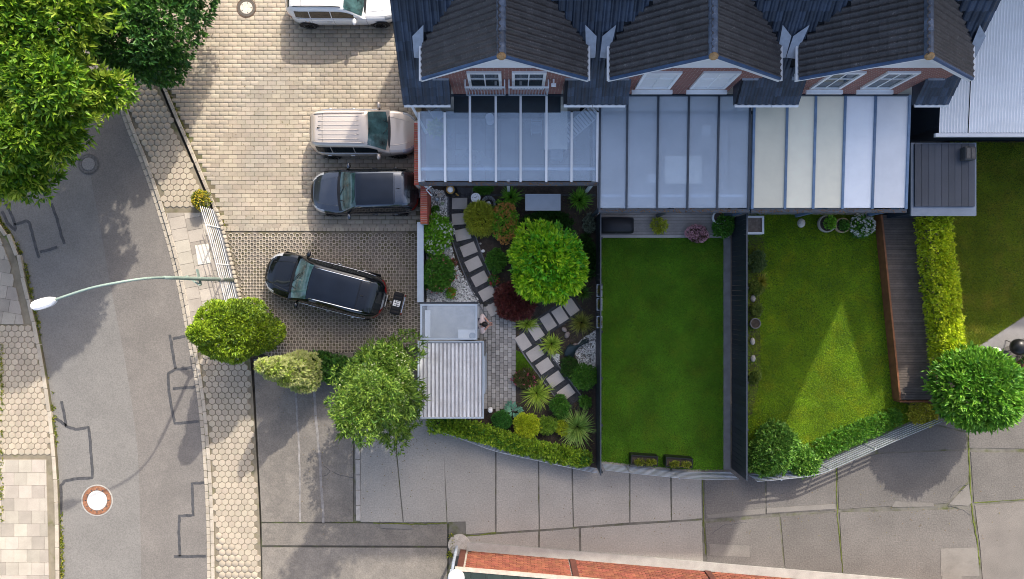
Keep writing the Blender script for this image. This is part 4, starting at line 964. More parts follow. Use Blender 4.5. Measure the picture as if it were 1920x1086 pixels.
for q in ((a, a + .05, c, d), (b - .05, b, c, d), (a + .052, b - .052, c, c + .045), (a + .052, b - .052, d - .045, d)): part('roof_edge', MB().bbox(*q, 2.2, 2.35), m_steel, ms_)
x = W(911, 0, 1.2)[0]; part('door', MB().bbox(x - .07, x, W(0, 732, 1)[1], W(0, 664, 1)[1], .05, 1.9), m_steel, ms_)
part('door_frame', MB().bbox(x - .08, x - .02, W(0, 664, 1)[1] + .01, W(0, 640, 1)[1], .05, 1.95), m_edge, ms_)

# ------------------------------------------------------------------ lawns
m_lawn = mat('lawn_base', (.05, .11, .012), .95, nscale=2, namp=.3, fine=.35, fscale=25)
def lawn(poly, n, c1, c2, seed, label, hgt=.055):
    P = px(poly); l = struct('lawn', MB().prism(P, -.08, .015), m_lawn); r = np.random.default_rng(seed)
    xs = [q[0] for q in P]; ys = [q[1] for q in P]; X = r.uniform(min(xs), max(xs), n * 2); Y = r.uniform(min(ys), max(ys), n * 2)
    inside = np.zeros(len(X), bool); j = len(P) - 1
    for i in range(len(P)):
        cnd = (P[i][1] > Y) != (P[j][1] > Y); xi = (P[j][0] - P[i][0]) * (Y - P[i][1]) / ((P[j][1] - P[i][1]) or 1e-9) + P[i][0]; inside ^= cnd & (X < xi); j = i
    X, Y = X[inside], Y[inside]; k = len(X); X = X + r.normal(size=k) * .03; Y = Y + r.normal(size=k) * .03; a = r.uniform(0, 6.28, k); L = hgt * r.uniform(.6, 1.3, k); lean = r.uniform(.3, 1.0, k); w = .012
    B = np.stack([X, Y, np.full(k, .012)], 1); S = np.stack([-np.sin(a), np.cos(a), np.zeros(k)], 1) * w; T = B + np.stack([np.cos(a) * lean * L, np.sin(a) * lean * L, L * (1.2 - lean * .6)], 1)
    V = np.stack([B - S, B + S, T], 1).reshape(-1, 3); i = np.arange(k) * 3
    m = mat('grass_' + str(seed), c1, .6, var=.35, hue=.012, nscale=.8, namp=.30, trans=.25, col2=c2, mixs=1.1, mixlo=.48, mixhi=.72, spec=.2)
    o = rawpart('grass', rawmesh('grass', V, np.stack([i, i + 1, i + 2], 1), m), l, 'stuff'); o['label'] = label; return l
lawn([(1127, 447), (1356, 447), (1356, 880), (1290, 880), (1200, 872), (1127, 864)], 110000, (.115, .275, .018), (.16, .27, .02), 11, 'dark green mown grass')
lawn([(1399, 403), (1652, 403), (1682, 748), (1735, 778), (1650, 814), (1560, 854), (1510, 874), (1440, 883), (1399, 886)], 130000, (.19, .32, .012), (.30, .36, .014), 12, 'mown grass with a bright sunlit wedge')
lawn([(1780, 268), (1990, 268), (1990, 545), (1835, 648), (1792, 690)], 80000, (.19, .25, .018), (.28, .25, .035), 13, 'olive patchy grass')
lawn([(968, 658), (985, 668), (1000, 690), (994, 698), (968, 694)], 3000, (.13, .27, .018), (.15, .28, .02), 14, 'small patch of grass by the patio')
struct('path', MB().prism(px([(1800, 690), (1835, 650), (1990, 547), (1990, 600), (1850, 668)]), -.08, .02), mat('path_grey', (.24, .23, .225), .9, nscale=2, namp=.12, fine=.2, fscale=40))
# timber deck of the third garden
dk = thing('garden_deck', 'raised dark timber deck with a brown edge beside the clipped hedge', 'deck', (*W(1695, 580), 0))
A0, A1 = Vector(W(1653, 403, .45)), Vector(W(1688, 750, .45)); B0, B1 = Vector(W(1722, 403, .45)), Vector(W(1750, 750, .45)); n = 74
m_deck = mat('deck_board', (.10, .082, .07), .7, var=.18, nscale=3, namp=.2, fine=.15, fscale=30)
part('frame', MB().prism([tuple(A0), tuple(B0), tuple(B1), tuple(A1)], 0, .40), m_black, dk)
for k in range(n):
    f0, f1 = k / n, (k + .88) / n; part('deck_board', MB().prism([tuple(A0.lerp(A1, f0)), tuple(B0.lerp(B1, f0)), tuple(B0.lerp(B1, f1)), tuple(A0.lerp(A1, f1))], .41, .45 + random.uniform(-.002, .002)), m_deck, dk)
part('edge_board', MB().strip([tuple(A0 + Vector((-.05, 0))), tuple(A1 + Vector((-.05, 0)))], .07, 0, .56), m_wood, dk)
part('edge_board', MB().strip([tuple(A1 + Vector((-.05, -.06))), tuple(B1 + Vector((0, -.06)))], .07, 0, .5), m_wood, dk)
# plank terrace of the second garden
tp = struct('plank_terrace', MB().bbox(W(1124, 0)[0], W(1368, 0)[0], W(0, 446)[1], W(0, 395)[1], -.08, .02), m_joint_d)
m_plank = mat('plank_grey', (.30, .275, .255), .85, var=.12, nscale=3, namp=.12, fine=.1, fscale=30)
y0, y1 = W(0, 440)[1], W(0, 392)[1]; n = 9
for k in range(n): part('plank', MB().bbox(W(1125, 0)[0], W(1367, 0)[0], y0 + (y1 - y0) * k / n, y0 + (y1 - y0) * (k + .93) / n, 0, .045), m_plank, tp)
part('kerb_stone', MB().bbox(W(1125, 0)[0], W(1367, 0)[0], W(0, 446)[1], W(0, 440.5)[1], 0, .055), mat('edge_pale', (.36, .34, .32), .85, nscale=3, namp=.12), tp)

# ------------------------------------------------------------------ garden furniture and ornaments
def table(name, label, u0, v0, u1, v1, h, mt, rim=None):
    a, b, c, d = q4(u0, v0, u1, v1, h); t = thing(name, label, 'table', ((a + b) / 2, (c + d) / 2, 0))
    part('top', MB().rbox((a + b) / 2, (c + d) / 2, h - .025, b - a, d - c, .05, .012), mt, t)
    for x in (a + .07, b - .07):
        for y in (c + .07, d - .07): part('leg', MB().box(x, y, (h - .05) / 2, .06, .06, h - .05), m_edge, t)
    return t
tb_ = table('garden_table', 'rectangular grey table at the back of the planted garden', 985, 364, 1051, 395, .72, m_grey)
a, b, c, d = q4(985, 364, 1051, 395, .72)
for q in ((a, b, c, c + .03), (a, b, d - .03, d), (a, a + .03, c + .031, d - .031), (b - .03, b, c + .031, d - .031)): part('rim', MB().bbox(*q, .721, .735), m_steel, tb_)
table('dining_table', 'long pale dining table under the clear glass terrace roof', 1020, 196, 1064, 280, .75, m_teak)
def chair(label, u, v, rz, s=1.0):
    x, y = W(u, v, .4); t = thing('terrace_chair', label, 'chair', (x, y, .004), rz, 'chairs under the glass terrace roof')
    P = lambda mb, n: part(n, mb, m_steel, t, local=True)
    P(MB().rbox(0, 0, .43, .46, .46, .04, .02), 'seat'); P(MB().box(-.22, 0, .68, .04, .46, .46), 'backrest')
    for sx in (-.2, .2):
        for sy in (-.2, .2): P(MB().tube([(sx, sy, 0), (sx, sy, .41)], .018, 6), 'leg')
    for sy in (-.24, .24): P(MB().tube([(-.2, sy, .62), (.2, sy, .62), (.2, sy, .42)], .016, 6), 'armrest')
chair('metal chair on the left side of the dining table', 1006, 240, 0); chair('metal chair on the near end of the dining table', 1043, 291, math.pi / 2); chair('metal chair by the left end of the terrace under the glass', 820, 215, .6)
lg = thing('sun_lounger', 'slatted reclining lounger under the right end of the glass terrace roof', 'lounger', (*W(1085, 235), 0), rad(40))
part('frame', MB().tube([(-.85, -.3, .3), (.3, -.3, .32), (.95, -.3, .75)], .022, 6).tube([(-.85, .3, .3), (.3, .3, .32), (.95, .3, .75)], .022, 6), m_wpvc, lg, local=True)
for k in range(14):
    f = -.82 + k * .13; z = .33 if f < .3 else .33 + (f - .3) * .66; part('slat', MB().box(f, 0, z, .09, .6, .02), m_wpvc, lg, local=True)
for sx in (-.7, .5):
    for sy in (-.28, .28): part('leg', MB().tube([(sx, sy, 0), (sx, sy, .3)], .02, 6), m_wpvc, lg, local=True)
x, y = W(918, 220, .7); rt = thing('side_table', 'round white side table under the glass terrace roof', 'table', (x, y, .004))
part('top', MB().lathe(x, y, [(.17, .66), (.175, .68), (.17, .70), (.01, .70)], 24), m_wpvc, rt); part('stem', MB().tube([(x, y, .02), (x, y, .66)], .025, 8), m_wpvc, rt); part('base', MB().lathe(x, y, [(.16, 0.004), (.16, .03), (.03, .05), (.01, .05)], 20), m_wpvc, rt)

table('garden_table', 'pale square table under the pale blue glass terrace roof', 1247, 292, 1316, 344, .7, m_teak)
for u_, v_, lb_ in ((1222, 334, 'small white box on the terrace floor left of the pale square table'), (1324, 243, 'small white box on the terrace floor below the middle house')):
    a_, b_ = W(u_, v_, .3); solo('storage_box', MB().rbox(a_, b_, .2, .36, .36, .4, .03), m_white, lb_, 'box')
def pot(name, label, cat, u, v, r, h, m, soil=True, group=None, bulge=1.0):
    x, y = W(u, v); t = thing(name, label, cat, (x, y, .02), group=group)
    part('bowl', MB().lathe(x, y, [(r * .7, .02), (r * bulge, h * .6), (r, h), (r * .86, h), (r * .84, h - .06), (.02, h - .06)], 22), m, t, True)
    if soil: part('soil', MB().lathe(x, y, [(r * .84, h - .07), (r * .84, h - .045), (.01, h - .04)], 18), m_soil, t)
    return t
m_gold = mat('gold_paint', (.45, .26, .05), .45, nscale=8, namp=.3)
x, y = W(845, 357, .5); ur = thing('garden_urn', 'black and gold garden urn with a white top beside the glass terrace', 'urn', (x, y, .03))
part('body', MB().lathe(x, y, [(.14, .03), (.27, .25), (.28, .42), (.2, .6), (.13, .66), (.01, .66)], 24), m_black, ur, True)
part('gold_band', MB().lathe(x, y, [(.15, .655), (.175, .67), (.15, .69), (.12, .68)], 20), m_gold, ur); part('lid', MB().lathe(x, y, [(.12, .66), (.12, .73), (.08, .77), (.01, .78)], 20), m_white, ur, True)
part('handle', MB().tube([(x + .2, y - .12, .5), (x + .3, y - .2, .42), (x + .24, y - .16, .28)], .03, 6), m_gold, ur)
x, y = W(892, 371, .6); ck_ = thing('garden_clock', 'round white clock face on a stand in the planted garden', 'clock', (x, y, .03))
part('face', MB().lathe(x, y, [(.19, .56), (.2, .60), (.19, .62), (.165, .62), (.16, .605), (.01, .605)], 28), m_white, ck_); part('stand', MB().tube([(x, y, .0), (x, y, .57)], .03, 8), m_iron, ck_)
hd = MB()
for k in range(12): a_ = k * math.pi / 6; hd.box(x + .13 * math.cos(a_), y + .13 * math.sin(a_), .608, .03, .012, .006, a_)
part('hour_marks', hd, m_black, ck_); part('hand', MB().box(x + .03, y + .03, .612, .1, .014, .006, .8), m_black, ck_); part('hand', MB().box(x - .04, y + .01, .617, .08, .014, .006, 2.9), m_black, ck_)
x, y = W(916, 381, .3); wb = thing('wire_basket', 'round wire basket holding a black bowl with a white flower', 'basket', (x, y, .03))
for k in range(4): r_ = .2 + .03 * k; part('wire_ring', MB().tube([(x + r_ * math.cos(i * math.pi / 9), y + r_ * math.sin(i * math.pi / 9), .1 + .08 * k) for i in range(19)], .008, 5), m_rail, wb)
for k in range(18): a_ = k * math.pi / 9; part('wire_rib', MB().tube([(x + .2 * math.cos(a_), y + .2 * math.sin(a_), .03), (x + .29 * math.cos(a_ + .15), y + .29 * math.sin(a_ + .15), .34)], .006, 4), m_rail, wb)
part('bowl', MB().lathe(x, y, [(.12, .03), (.17, .22), (.15, .22), (.13, .15), (.01, .14)], 18), m_black, wb)
fl_ = MB()
for k in range(5): a_ = k * 2 * math.pi / 5; fl_.ball((x + .05 * math.cos(a_), y + .05 * math.sin(a_), .24), (.045, .045, .02), 8, 4)
part('flower', fl_, m_white, wb, True)
for lb, u, v, r_, m in (('flat pale round stone nearest the brick wall in the pebble bed', 819, 374, .10, m_steel), ('angular pale stone between the round stone and the urn', 826, 367, .11, m_lightc), ('green glazed ball lying in the pebble bed', 830, 382, .085, mat('green_glaze', (.28, .36, .22), .3, nscale=6, namp=.2)), ('white stone in the bare soil beside the stepping stones', 906, 471, .08, m_white), ('small grey stone in the bare soil under the yellow shrub', 901, 457, .05, m_conc)):
    x, y = W(u, v); mb = MB().ball((x, y, .03 + r_ * .45), (r_, r_ * .85, r_ * .6), 12, 7)
    solo('garden_stone' if 'stone' in lb else 'glazed_ball', mb, m, lb, 'stone' if 'stone' in lb else 'ornament', smooth=True)
solo('wall_bracket', MB().strip([W(812, 345, 1.5), W(799, 356, 1.5), W(809, 367, 1.5)], .05, 1.405, 1.46), m_wpvc, 'white folded metal bracket on the end of the red brick wall', 'bracket')
x, y = W(920, 766); lt = thing('path_lantern', 'small white lantern post at the foot of the patio', 'lantern', (x, y, .02)); part('head', MB().rbox(x, y, .36, .17, .2, .22, .04), m_white, lt); part('stem', MB().tube([(x, y, 0), (x, y, .26)], .035, 8), m_iron, lt)
# dark ornament on the white gravel
pl = px([(1058, 662), (1062, 652), (1068, 645), (1077, 648), (1086, 646), (1092, 638), (1100, 635), (1105, 637), (1104, 642), (1096, 645), (1086, 651), (1079, 659), (1076, 670), (1068, 671), (1059, 668)], .2)
cx_ = sum(p[0] for p in pl) / len(pl); cy_ = sum(p[1] for p in pl) / len(pl); n = len(pl); vs = [(*p, .03) for p in pl] + [(*p, .16) for p in pl]
def inset(p, f): return (p[0] + (cx_ - p[0]) * f * .5, p[1] + (cy_ - p[1]) * f * .5)
vs += [(*inset(p, .14), .22) for p in pl]
fs = [tuple(range(2 * n, 3 * n))[::-1]] + [(i, n + i, n + (i + 1) % n, (i + 1) % n) for i in range(n)] + [(n + i, 2 * n + i, 2 * n + (i + 1) % n, n + (i + 1) % n) for i in range(n)]
og = thing('garden_ornament', 'dark green boot shaped ornament lying on white gravel by the fence', 'ornament', (cx_, cy_, .03)); part('body', MB().add(vs, fs), mat('ornament_green', (.022, .036, .040), .3, nscale=4, namp=.15), og, True)
x, y = W(1102, 639, .2); part('ring', MB().tube([(x + .055 * math.cos(i * math.pi / 6), y + .055 * math.sin(i * math.pi / 6), .21) for i in range(13)], .012, 6), m_edge, og)
for lb, u, v, r_ in (('pinkish rough stone above the strap leaved clump', 1058, 618, .13), ('grey rough stone beside the pinkish stone', 1063, 628, .15), ('flat grey stone beside the dark ornament', 1078, 647, .12)):
    x, y = W(u, v); solo('garden_stone', MB().ball((x, y, .08), (r_, r_ * .75, r_ * .6), 9, 6, Matrix.Rotation(u, 3, 'Z')), mat('rough_stone', (.28, .235, .215), .9, nscale=6, namp=.25), lb, 'stone')
# planters hung on the thin fence
pw = leafm('planter_leaf', (.10, .12, .02), (.22, .20, .05))
for k, (v, lb) in enumerate(((545, 'topmost of three small planters hung on the thin dark fence'), (571, 'middle of three small planters hung on the thin dark fence'), (604, 'lowest of three small planters hung on the thin dark fence'))):
    x, y = W(1124, v, 1.3); t = thing('hanging_planter', lb, 'planter', (x, y, 1.1), group='planters on the thin fence')
    part('box', MB().bbox(x - .09, x + .09, y - .22, y + .22, 1.12, 1.28), m_fence, t)
    for q in ((x - .11, x - .085, y - .24, y + .24), (x + .085, x + .11, y - .24, y + .24), (x - .084, x + .084, y - .24, y - .215), (x - .084, x + .084, y + .215, y + .24)): part('frame_bar', MB().bbox(*q, 1.281, 1.31), m_steel, t)
    part('bracket', MB().bbox(W(1117, 0)[0] + .012, x - .09, y - .02, y + .02, 1.15, 1.2), m_steel, t)
    rawpart('plants', rosettes('plants', [(x, y, 1.28, .07, .2, .08)], 60, 4, .07, .035, pw, 30 + k, .3), t)
# second garden
x0, x1, y0, y1 = q4(1124, 407, 1189, 436, .7); cv = thing('covered_grill', 'black covered grill on the plank terrace against the thin fence', 'grill', ((x0 + x1) / 2, (y0 + y1) / 2, .045))
mb = MB(); n = 8; sec = []
for i in range(n + 1):
    f = i / n; zz = .62 + .16 * math.sin(math.pi * f); sec.append((x0 + (x1 - x0) * f, zz))
vs = []
for xx, zz in sec: vs += [(xx, y0, .05), (xx, y0, zz - .1), (xx, y0 + .1, zz), (xx, y1 - .1, zz), (xx, y1, zz - .1), (xx, y1, .05)]
fs = [(i * 6 + k, i * 6 + k + 1, i * 6 + k + 7, i * 6 + k + 6) for i in range(n) for k in range(5)] + [tuple(range(6))[::-1], tuple(range(n * 6, n * 6 + 6))]
part('cover', mb.add(vs, fs), mat('tarp_black', (.012, .013, .016), .5, nscale=4, namp=.3), cv, True)
part('strap', MB().bbox((x0 + x1) / 2 - .02, (x0 + x1) / 2 + .02, y0 - .012, y0 - .002, .06, .62), m_edge, cv)
for lb, u, v in (('left of the two dark planter boxes at the foot of the plain lawn', 1204, 858), ('right of the two dark planter boxes at the foot of the plain lawn', 1268, 862)):
    x, y = W(u, v); t = thing('planter_box', lb, 'planter', (x, y, .02), rad(-4), group='planter boxes on the lawn')
    for q in ((-.55, .55, .16, .2), (-.55, .55, -.2, -.16), (-.55, -.51, -.159, .159), (.51, .55, -.159, .159)): part('side', MB().bbox(*q, 0, .5), m_black, t, local=True)
    part('soil', MB().bbox(-.51, .51, -.16, .16, 0, .42), m_soil, t, local=True)
    me = rosettes('plants', [(x - .2, y - .05, .5, .22, .12, .12), (x + .25, y - .06, .5, .2, .12, .12)], 160, 4, .08, .04, leafm('planter_yellow', (.14, .20, .02), (.26, .28, .03)), u, .3); rawpart('plants', me, t)
# third garden
x, y = W(1415, 422, .5); t = thing('square_planter', 'white square planter with brown filling in the corner by the slatted fence', 'planter', (x, y, .02))
for q in ((x - .37, x + .37, y + .29, y + .37), (x - .37, x + .37, y - .37, y - .29), (x - .37, x - .29, y - .289, y + .289), (x + .29, x + .37, y - .289, y + .289)): part('side', MB().bbox(*q, .02, .55), m_wpvc, t)
part('filling', MB().bbox(x - .29, x + .29, y - .29, y + .29, .02, .5), mat('bark', (.17, .135, .11), .95, nscale=9, namp=.3, fine=.3, fscale=50), t)
p1_ = pot('flower_pot', 'larger pale stone bowl with a green plant below the beige terrace panels', 'pot', 1543, 421, .36, .42, mat('pot_stone', (.36, .335, .28), .85, nscale=5, namp=.15)); p2_ = pot('flower_pot', 'sand coloured round pot with dark leaves next to the larger stone bowl', 'pot', 1572, 424, .31, .4, mat('pot_sand', (.33, .25, .16), .85, nscale=5, namp=.15))
pot('flower_pot', 'dark pot in the border along the slatted fence', 'pot', 1412, 606, .22, .3, m_edge)
pot('flower_pot', 'white pot under the leafy plant at the right of the plank terrace', 'pot', 1343, 410, .28, .5, m_white)
x, y = W(1500, 419); solo('garden_stone', MB().ball((x, y, .12), (.16, .2, .16), 9, 6), m_lightc, 'pale upright stone on the lawn below the beige terrace panels', 'stone')
for k, (u, v, lb) in enumerate(((1411, 560, 'pale stone edging the border below the yellow tuft'), (1410, 640, 'pale stone in the border below the dark pot'), (1411, 672, 'lowest pale stone in the border along the slatted fence'))):
    x, y = W(u, v); solo('border_stone', MB().ball((x, y, .06), (.11, .16, .09), 8, 6), m_conc, lb, 'stone')
struct('border_bed', MB().prism(px([(1399, 440), (1432, 440), (1434, 490), (1424, 540), (1426, 700), (1410, 780), (1399, 780)]), 0, .024), m_soil)
# far right corner
x, y = W(1868, 662, .8); lg_ = thing('garden_lamp', 'white globe garden lamp behind the round tree', 'lamp', (x, y, 0)); part('globe', MB().ball((x, y, .75), .24, 14, 8), m_white, lg_, True); part('post', MB().tube([(x, y, -.02), (x, y, .55)], .04, 8), m_iron, lg_)
x, y = W(1905, 650, .4); gr = thing('kettle_grill', 'round black covered grill at the right edge behind the lamp', 'grill', (x, y, 0)); part('lid', MB().ball((x, y, .55), (.34, .34, .28), 16, 8), m_black, gr, True)
for a_ in (0, 2.1, 4.2): part('leg', MB().tube([(x + .28 * math.cos(a_), y + .28 * math.sin(a_), -.02), (x + .15 * math.cos(a_), y + .15 * math.sin(a_), .4)], .02, 6), m_iron, gr)
solo('timber_bed', MB().prism(px([(1885, 690), (1940, 660), (1990, 690), (1915, 705)]), 0, .25), mat('timber_red', (.10, .04, .025), .8, nscale=4, namp=.3), 'low reddish timber bed at the right edge below the black grill', 'planter')
# ================================================================== TREES AND PLANTS
m_bark = mat('tree_bark', (.11, .085, .06), .9, nscale=8, namp=.35, fine=.3, fscale=40)
m_twig = mat('grey_twig', (.20, .17, .14), .9, nscale=8, namp=.3)
def trunk(t, base, top, r0, r1, name='trunk', m=None, bend=.15):
    b, e = Vector(base), Vector(top); n = 6; pts = []; d = (e - b)
    for i in range(n + 1):
        f = i / n; w = math.sin(math.pi * f) * bend; pts.append(b + d * f + Vector((math.sin(b.x * 9 + f * 4), math.cos(b.y * 7 + f * 5), 0)) * w * d.length * .12)
    part(name, MB().tube(pts, [r0 + (r1 - r0) * i / n for i in range(n + 1)], 8), m or m_bark, t)
def tree(name, label, cat, base, th, blobs, leaves, tr=.12, group=None, m=None):
    """leaves: list of (part name, material, dict(n,k,L,W,...))"""
    t = thing(name, label, cat, base, group=group); z = base[2]
    c = Vector((sum(b[0] for b in blobs) / len(blobs), sum(b[1] for b in blobs) / len(blobs), sum(b[2] for b in blobs) / len(blobs)))
    fork = Vector(base).lerp(c, th); trunk(t, base, fork, tr, tr * .7, 'trunk', m)
    for i, b in enumerate(blobs): trunk(t, fork, Vector(b[:3]) + Vector((0, 0, b[5] * .3)), tr * .55, tr * .12, 'limb', m, .25)
    for nm, mt, kw in leaves: rawpart(nm, rosettes(nm, blobs, m=mt, **kw), t)
    return t
m_maple = leafm('maple_leaf', (0.059, 0.181, 0.015), (0.201, 0.338, 0.022), .35)
m_maple2 = leafm('maple_leaf_young', (0.258, 0.391, 0.034), (0.373, 0.483, 0.069), .35, var=.2)
m_ivy = leafm('dark_leaf', (0.036, 0.111, 0.021), (0.065, 0.169, 0.023), .25)
m_ivy2 = leafm('mid_leaf', (0.046, 0.150, 0.039), (0.091, 0.221, 0.046), .25)
# big maple over the road
bx, by = -16.3, 9.7
maple = [(-17.0, 8.6, 6.3, 2.7, 2.6, 1.7), (-18.6, 6.3, 5.7, 2.5, 2.4, 1.6), (-15.0, 9.3, 6.0, 1.9, 2.0, 1.5), (-19.6, 9.0, 6.6, 2.4, 2.4, 1.6), (-16.2, 6.3, 5.2, 2.0, 1.7, 1.2), (-17.4, 4.4, 4.6, 1.6, 1.4, 1.1), (-14.35, 6.85, 4.6, .85, .75, .8), (-18.2, 11.4, 6.3, 2.6, 2.2, 1.6), (-20.0, 3.9, 4.8, 1.7, 1.3, 1.0), (-15.3, 11.6, 5.8, 1.7, 1.6, 1.3), (-15.2, 6.9, 6.2, 1.4, 1.3, 1.0), (-16.7, 5.2, 6.0, 1.5, 1.3, 1.0), (-15.7, 5.2, 5.2, 1.1, .9, .8)]
mt = tree('maple_tree', 'large bright green maple spreading over the road at the left', 'tree', (bx, by, 0), .62, maple,
     [('crown', m_maple, dict(n=14500, k=7, L=.28, Wd=.10, seed=21, shell=.45, amp=.16, spread=1.0, outw=.55, up=.55, zmin=-.35)), ('young_leaves', m_maple2, dict(n=1900, k=8, L=.31, Wd=.09, seed=22, shell=.93, amp=.16, spread=.8, outw=.9, up=.5, zmin=.1))], .26)
for a in ((-17.2, 7.4, 5.6, -15.6, 5.9, 6.0), (-16.8, 8.9, 6.2, -14.4, 9.9, 7.2), (-18, 7, 6, -19.6, 9, 7.6)):
    part('bare_branch', MB().tube([a[:3], ((a[0] + a[3]) / 2 + .1, (a[1] + a[4]) / 2 - .15, (a[2] + a[5]) / 2 + .15), a[3:]], [.04, .03, .01], 6), m_twig, mt)
# dense dark tree beside it
dt = [(-13.3, 10.2, 2.3, 1.25, 1.6, 1.7), (-14.3, 9.6, 2.6, 1.35, 1.4, 1.8), (-12.8, 11.5, 2.2, 1.3, 1.2, 1.7), (-13.75, 8.75, 1.7, .9, .7, 1.5), (-14.8, 11.2, 2.9, 1.5, 1.4, 1.7)]
tree('broadleaf_tree', 'dense dark green tree between the maple and the driveway', 'tree', (-13.8, 10.1, -.02), .4, dt,
     [('crown', m_ivy, dict(n=5200, k=6, L=.17, Wd=.085, seed=31, shell=.6, amp=.12, up=.5, zmin=-.2)), ('top_leaves', m_ivy2, dict(n=900, k=7, L=.24, Wd=.09, seed=32, shell=.9, amp=.12, zmin=.45))], .15)
# conifers at the corner of the parking bay
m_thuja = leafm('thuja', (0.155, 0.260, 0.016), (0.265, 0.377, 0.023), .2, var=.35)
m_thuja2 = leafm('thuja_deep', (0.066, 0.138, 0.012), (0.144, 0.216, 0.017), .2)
B = W(462, 612)
con = [(-10.5, -1.15, 1.6, .85, .75, 1.6), (-10.85, -1.1, 2.3, .8, .55, 1.3), (-10.7, -2.15, 2.0, .85, .5, 1.4), (-9.9, -1.75, 1.3, .75, .75, 1.3), (-11.1, -1.6, 3.6, .42, .36, 1.0), (-10.3, -1.65, 2.4, .6, .5, 1.0)]
tree('thuja', 'golden green clipped conifer clump at the end of the white railing', 'conifer', (-10.4, -1.5, -.02), .4, con,
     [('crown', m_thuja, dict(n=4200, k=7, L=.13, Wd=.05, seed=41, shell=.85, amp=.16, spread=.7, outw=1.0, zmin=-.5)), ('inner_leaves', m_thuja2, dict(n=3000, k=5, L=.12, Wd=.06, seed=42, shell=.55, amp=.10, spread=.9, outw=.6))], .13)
m_var = leafm('variegated', (0.506, 0.529, 0.230), (0.345, 0.414, 0.115), .2, var=.25); m_var2 = leafm('varieg_green', (0.192, 0.300, 0.036), (0.312, 0.396, 0.072), .25)
con2 = [(-8.45, -3.3, 1.0, .75, .68, 1.1), (-8.6, -3.15, 1.9, .62, .55, 1.0), (-8.85, -2.95, 2.8, .42, .38, .9), (-9.0, -2.75, 3.5, .2, .2, .6)]
tree('variegated_conifer', 'cream and green pointed conifer lying between the golden clump and the leafy tree', 'conifer', (-8.45, -3.35, -.05), .3, con2,
     [('crown', m_var, dict(n=2300, k=5, L=.12, Wd=.05, seed=51, shell=.85, amp=.10, spread=.7, outw=1.0)), ('low_leaves', m_var2, dict(n=1400, k=5, L=.12, Wd=.055, seed=52, shell=.6, amp=.12, zmin=-.6))], .08)
# leafy tree beside the metal shed
m_leafy = leafm('privet', (0.085, 0.190, 0.022), (0.200, 0.310, 0.045), .35); m_blos = leafm('pale_tip', (.45, .48, .30), (.40, .44, .20), .3)
lt_ = [(-4.55, -3.15, 3.2, .95, .9, 1.1), (-5.25, -3.75, 3.4, .95, .9, 1.0), (-4.45, -4.1, 3.5, .9, .9, 1.0), (-4.3, -2.5, 2.4, .7, .7, .9), (-5.5, -4.15, 2.6, .9, .55, .6), (-4.5, -5.0, 2.7, .6, .75, .6), (-4.9, -3.9, 5.0, .75, .75, 1.0), (-3.9, -4.05, 2.8, .55, .5, .6), (-5.2, -2.7, 2.3, .65, .6, .7), (-4.1, -4.9, 2.4, .5, .45, .5), (-5.1, -4.15, 6.1, .7, .65, .8), (-4.4, -3.5, 5.8, .75, .7, .8)]
lf = tree('privet_tree', 'tall leafy light green tree overhanging the metal shed', 'tree', (-4.75, -3.5, -.05), .35, lt_,
     [('crown', m_leafy, dict(n=3300, k=7, L=.17, Wd=.055, seed=61, shell=.55, amp=.30, spread=1.0, outw=.5)), ('pale_tips', m_blos, dict(n=420, k=2, L=.09, Wd=.05, seed=62, shell=.95, amp=.2, zmin=0)), ('long_shoots', m_leafy, dict(n=260, k=9, L=.30, Wd=.05, seed=63, shell=1.0, amp=.22, outw=1.1, spread=.7))], .12)
hd_ = [(-7.05, -3.35, .5, .75, .55, .6), (-6.3, -3.5, .55, .7, .6, .7), (-5.7, -3.2, .5, .7, .6, .6), (-8.0, -2.95, .3, .6, .35, .4)]
tree('laurel_bush', 'low dark green bush behind the cream conifer', 'bush', (-6.6, -3.4, -.05), .3, hd_, [('crown', m_ivy, dict(n=1700, k=5, L=.17, Wd=.08, seed=66, shell=.6))], .05)
# small yellow flowering bush on the pavement corner
x, y = W(383, 377); tree('flowering_bush', 'small yellow flowering bush at the top of the white railing', 'bush', (x, y, 0), .3, [(x, y, .32, .30, .34, .34)], [('leaves', leafm('y_leaf', (.10, .16, .02), (.20, .22, .03)), dict(n=260, k=5, L=.10, Wd=.04, seed=71, shell=.5)), ('blossoms', leafm('y_flower', (.55, .42, .03), (.60, .50, .06), .2), dict(n=120, k=4, L=.06, Wd=.05, seed=72, shell=.95, zmin=0))], .02)

# ------------------------------------------------------------------ planted garden
def shrub(name, label, cat, u, v, r, h, m, n=500, k=5, L=.1, Wd=.045, seed=1, extra=None, ell=1.0, shell=.6, amp=.12, z0=0.02, group=None, **kw):
    x, y = W(u, v); hb = h / 2; zc = z0 + h * .52
    return tree(name, label, cat, (x, y, z0), .35, [(x, y, zc, r, r * ell, hb)] if h < 1.6 * r else [(x, y, zc, r, r * ell, hb), (x + r * .25, y - r * .2, zc - .1, r * .8, r * .8 * ell, hb * .8)],
        [('leaves', m, dict(n=n, k=k, L=L, Wd=Wd, seed=seed, shell=shell, amp=amp, **kw))] + (extra or []), .025, group)
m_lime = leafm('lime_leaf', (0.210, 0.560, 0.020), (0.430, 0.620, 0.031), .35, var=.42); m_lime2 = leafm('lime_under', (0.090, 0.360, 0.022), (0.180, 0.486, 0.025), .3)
x, y = W(1028, 493, 1.0)
rtree = [(x, y, 1.35, 1.42, 1.42, 1.15), (x - .15, y + .15, 1.75, 1.1, 1.1, 1.0), (x + .28, y - .25, 1.45, 1.2, 1.2, 1.0)]
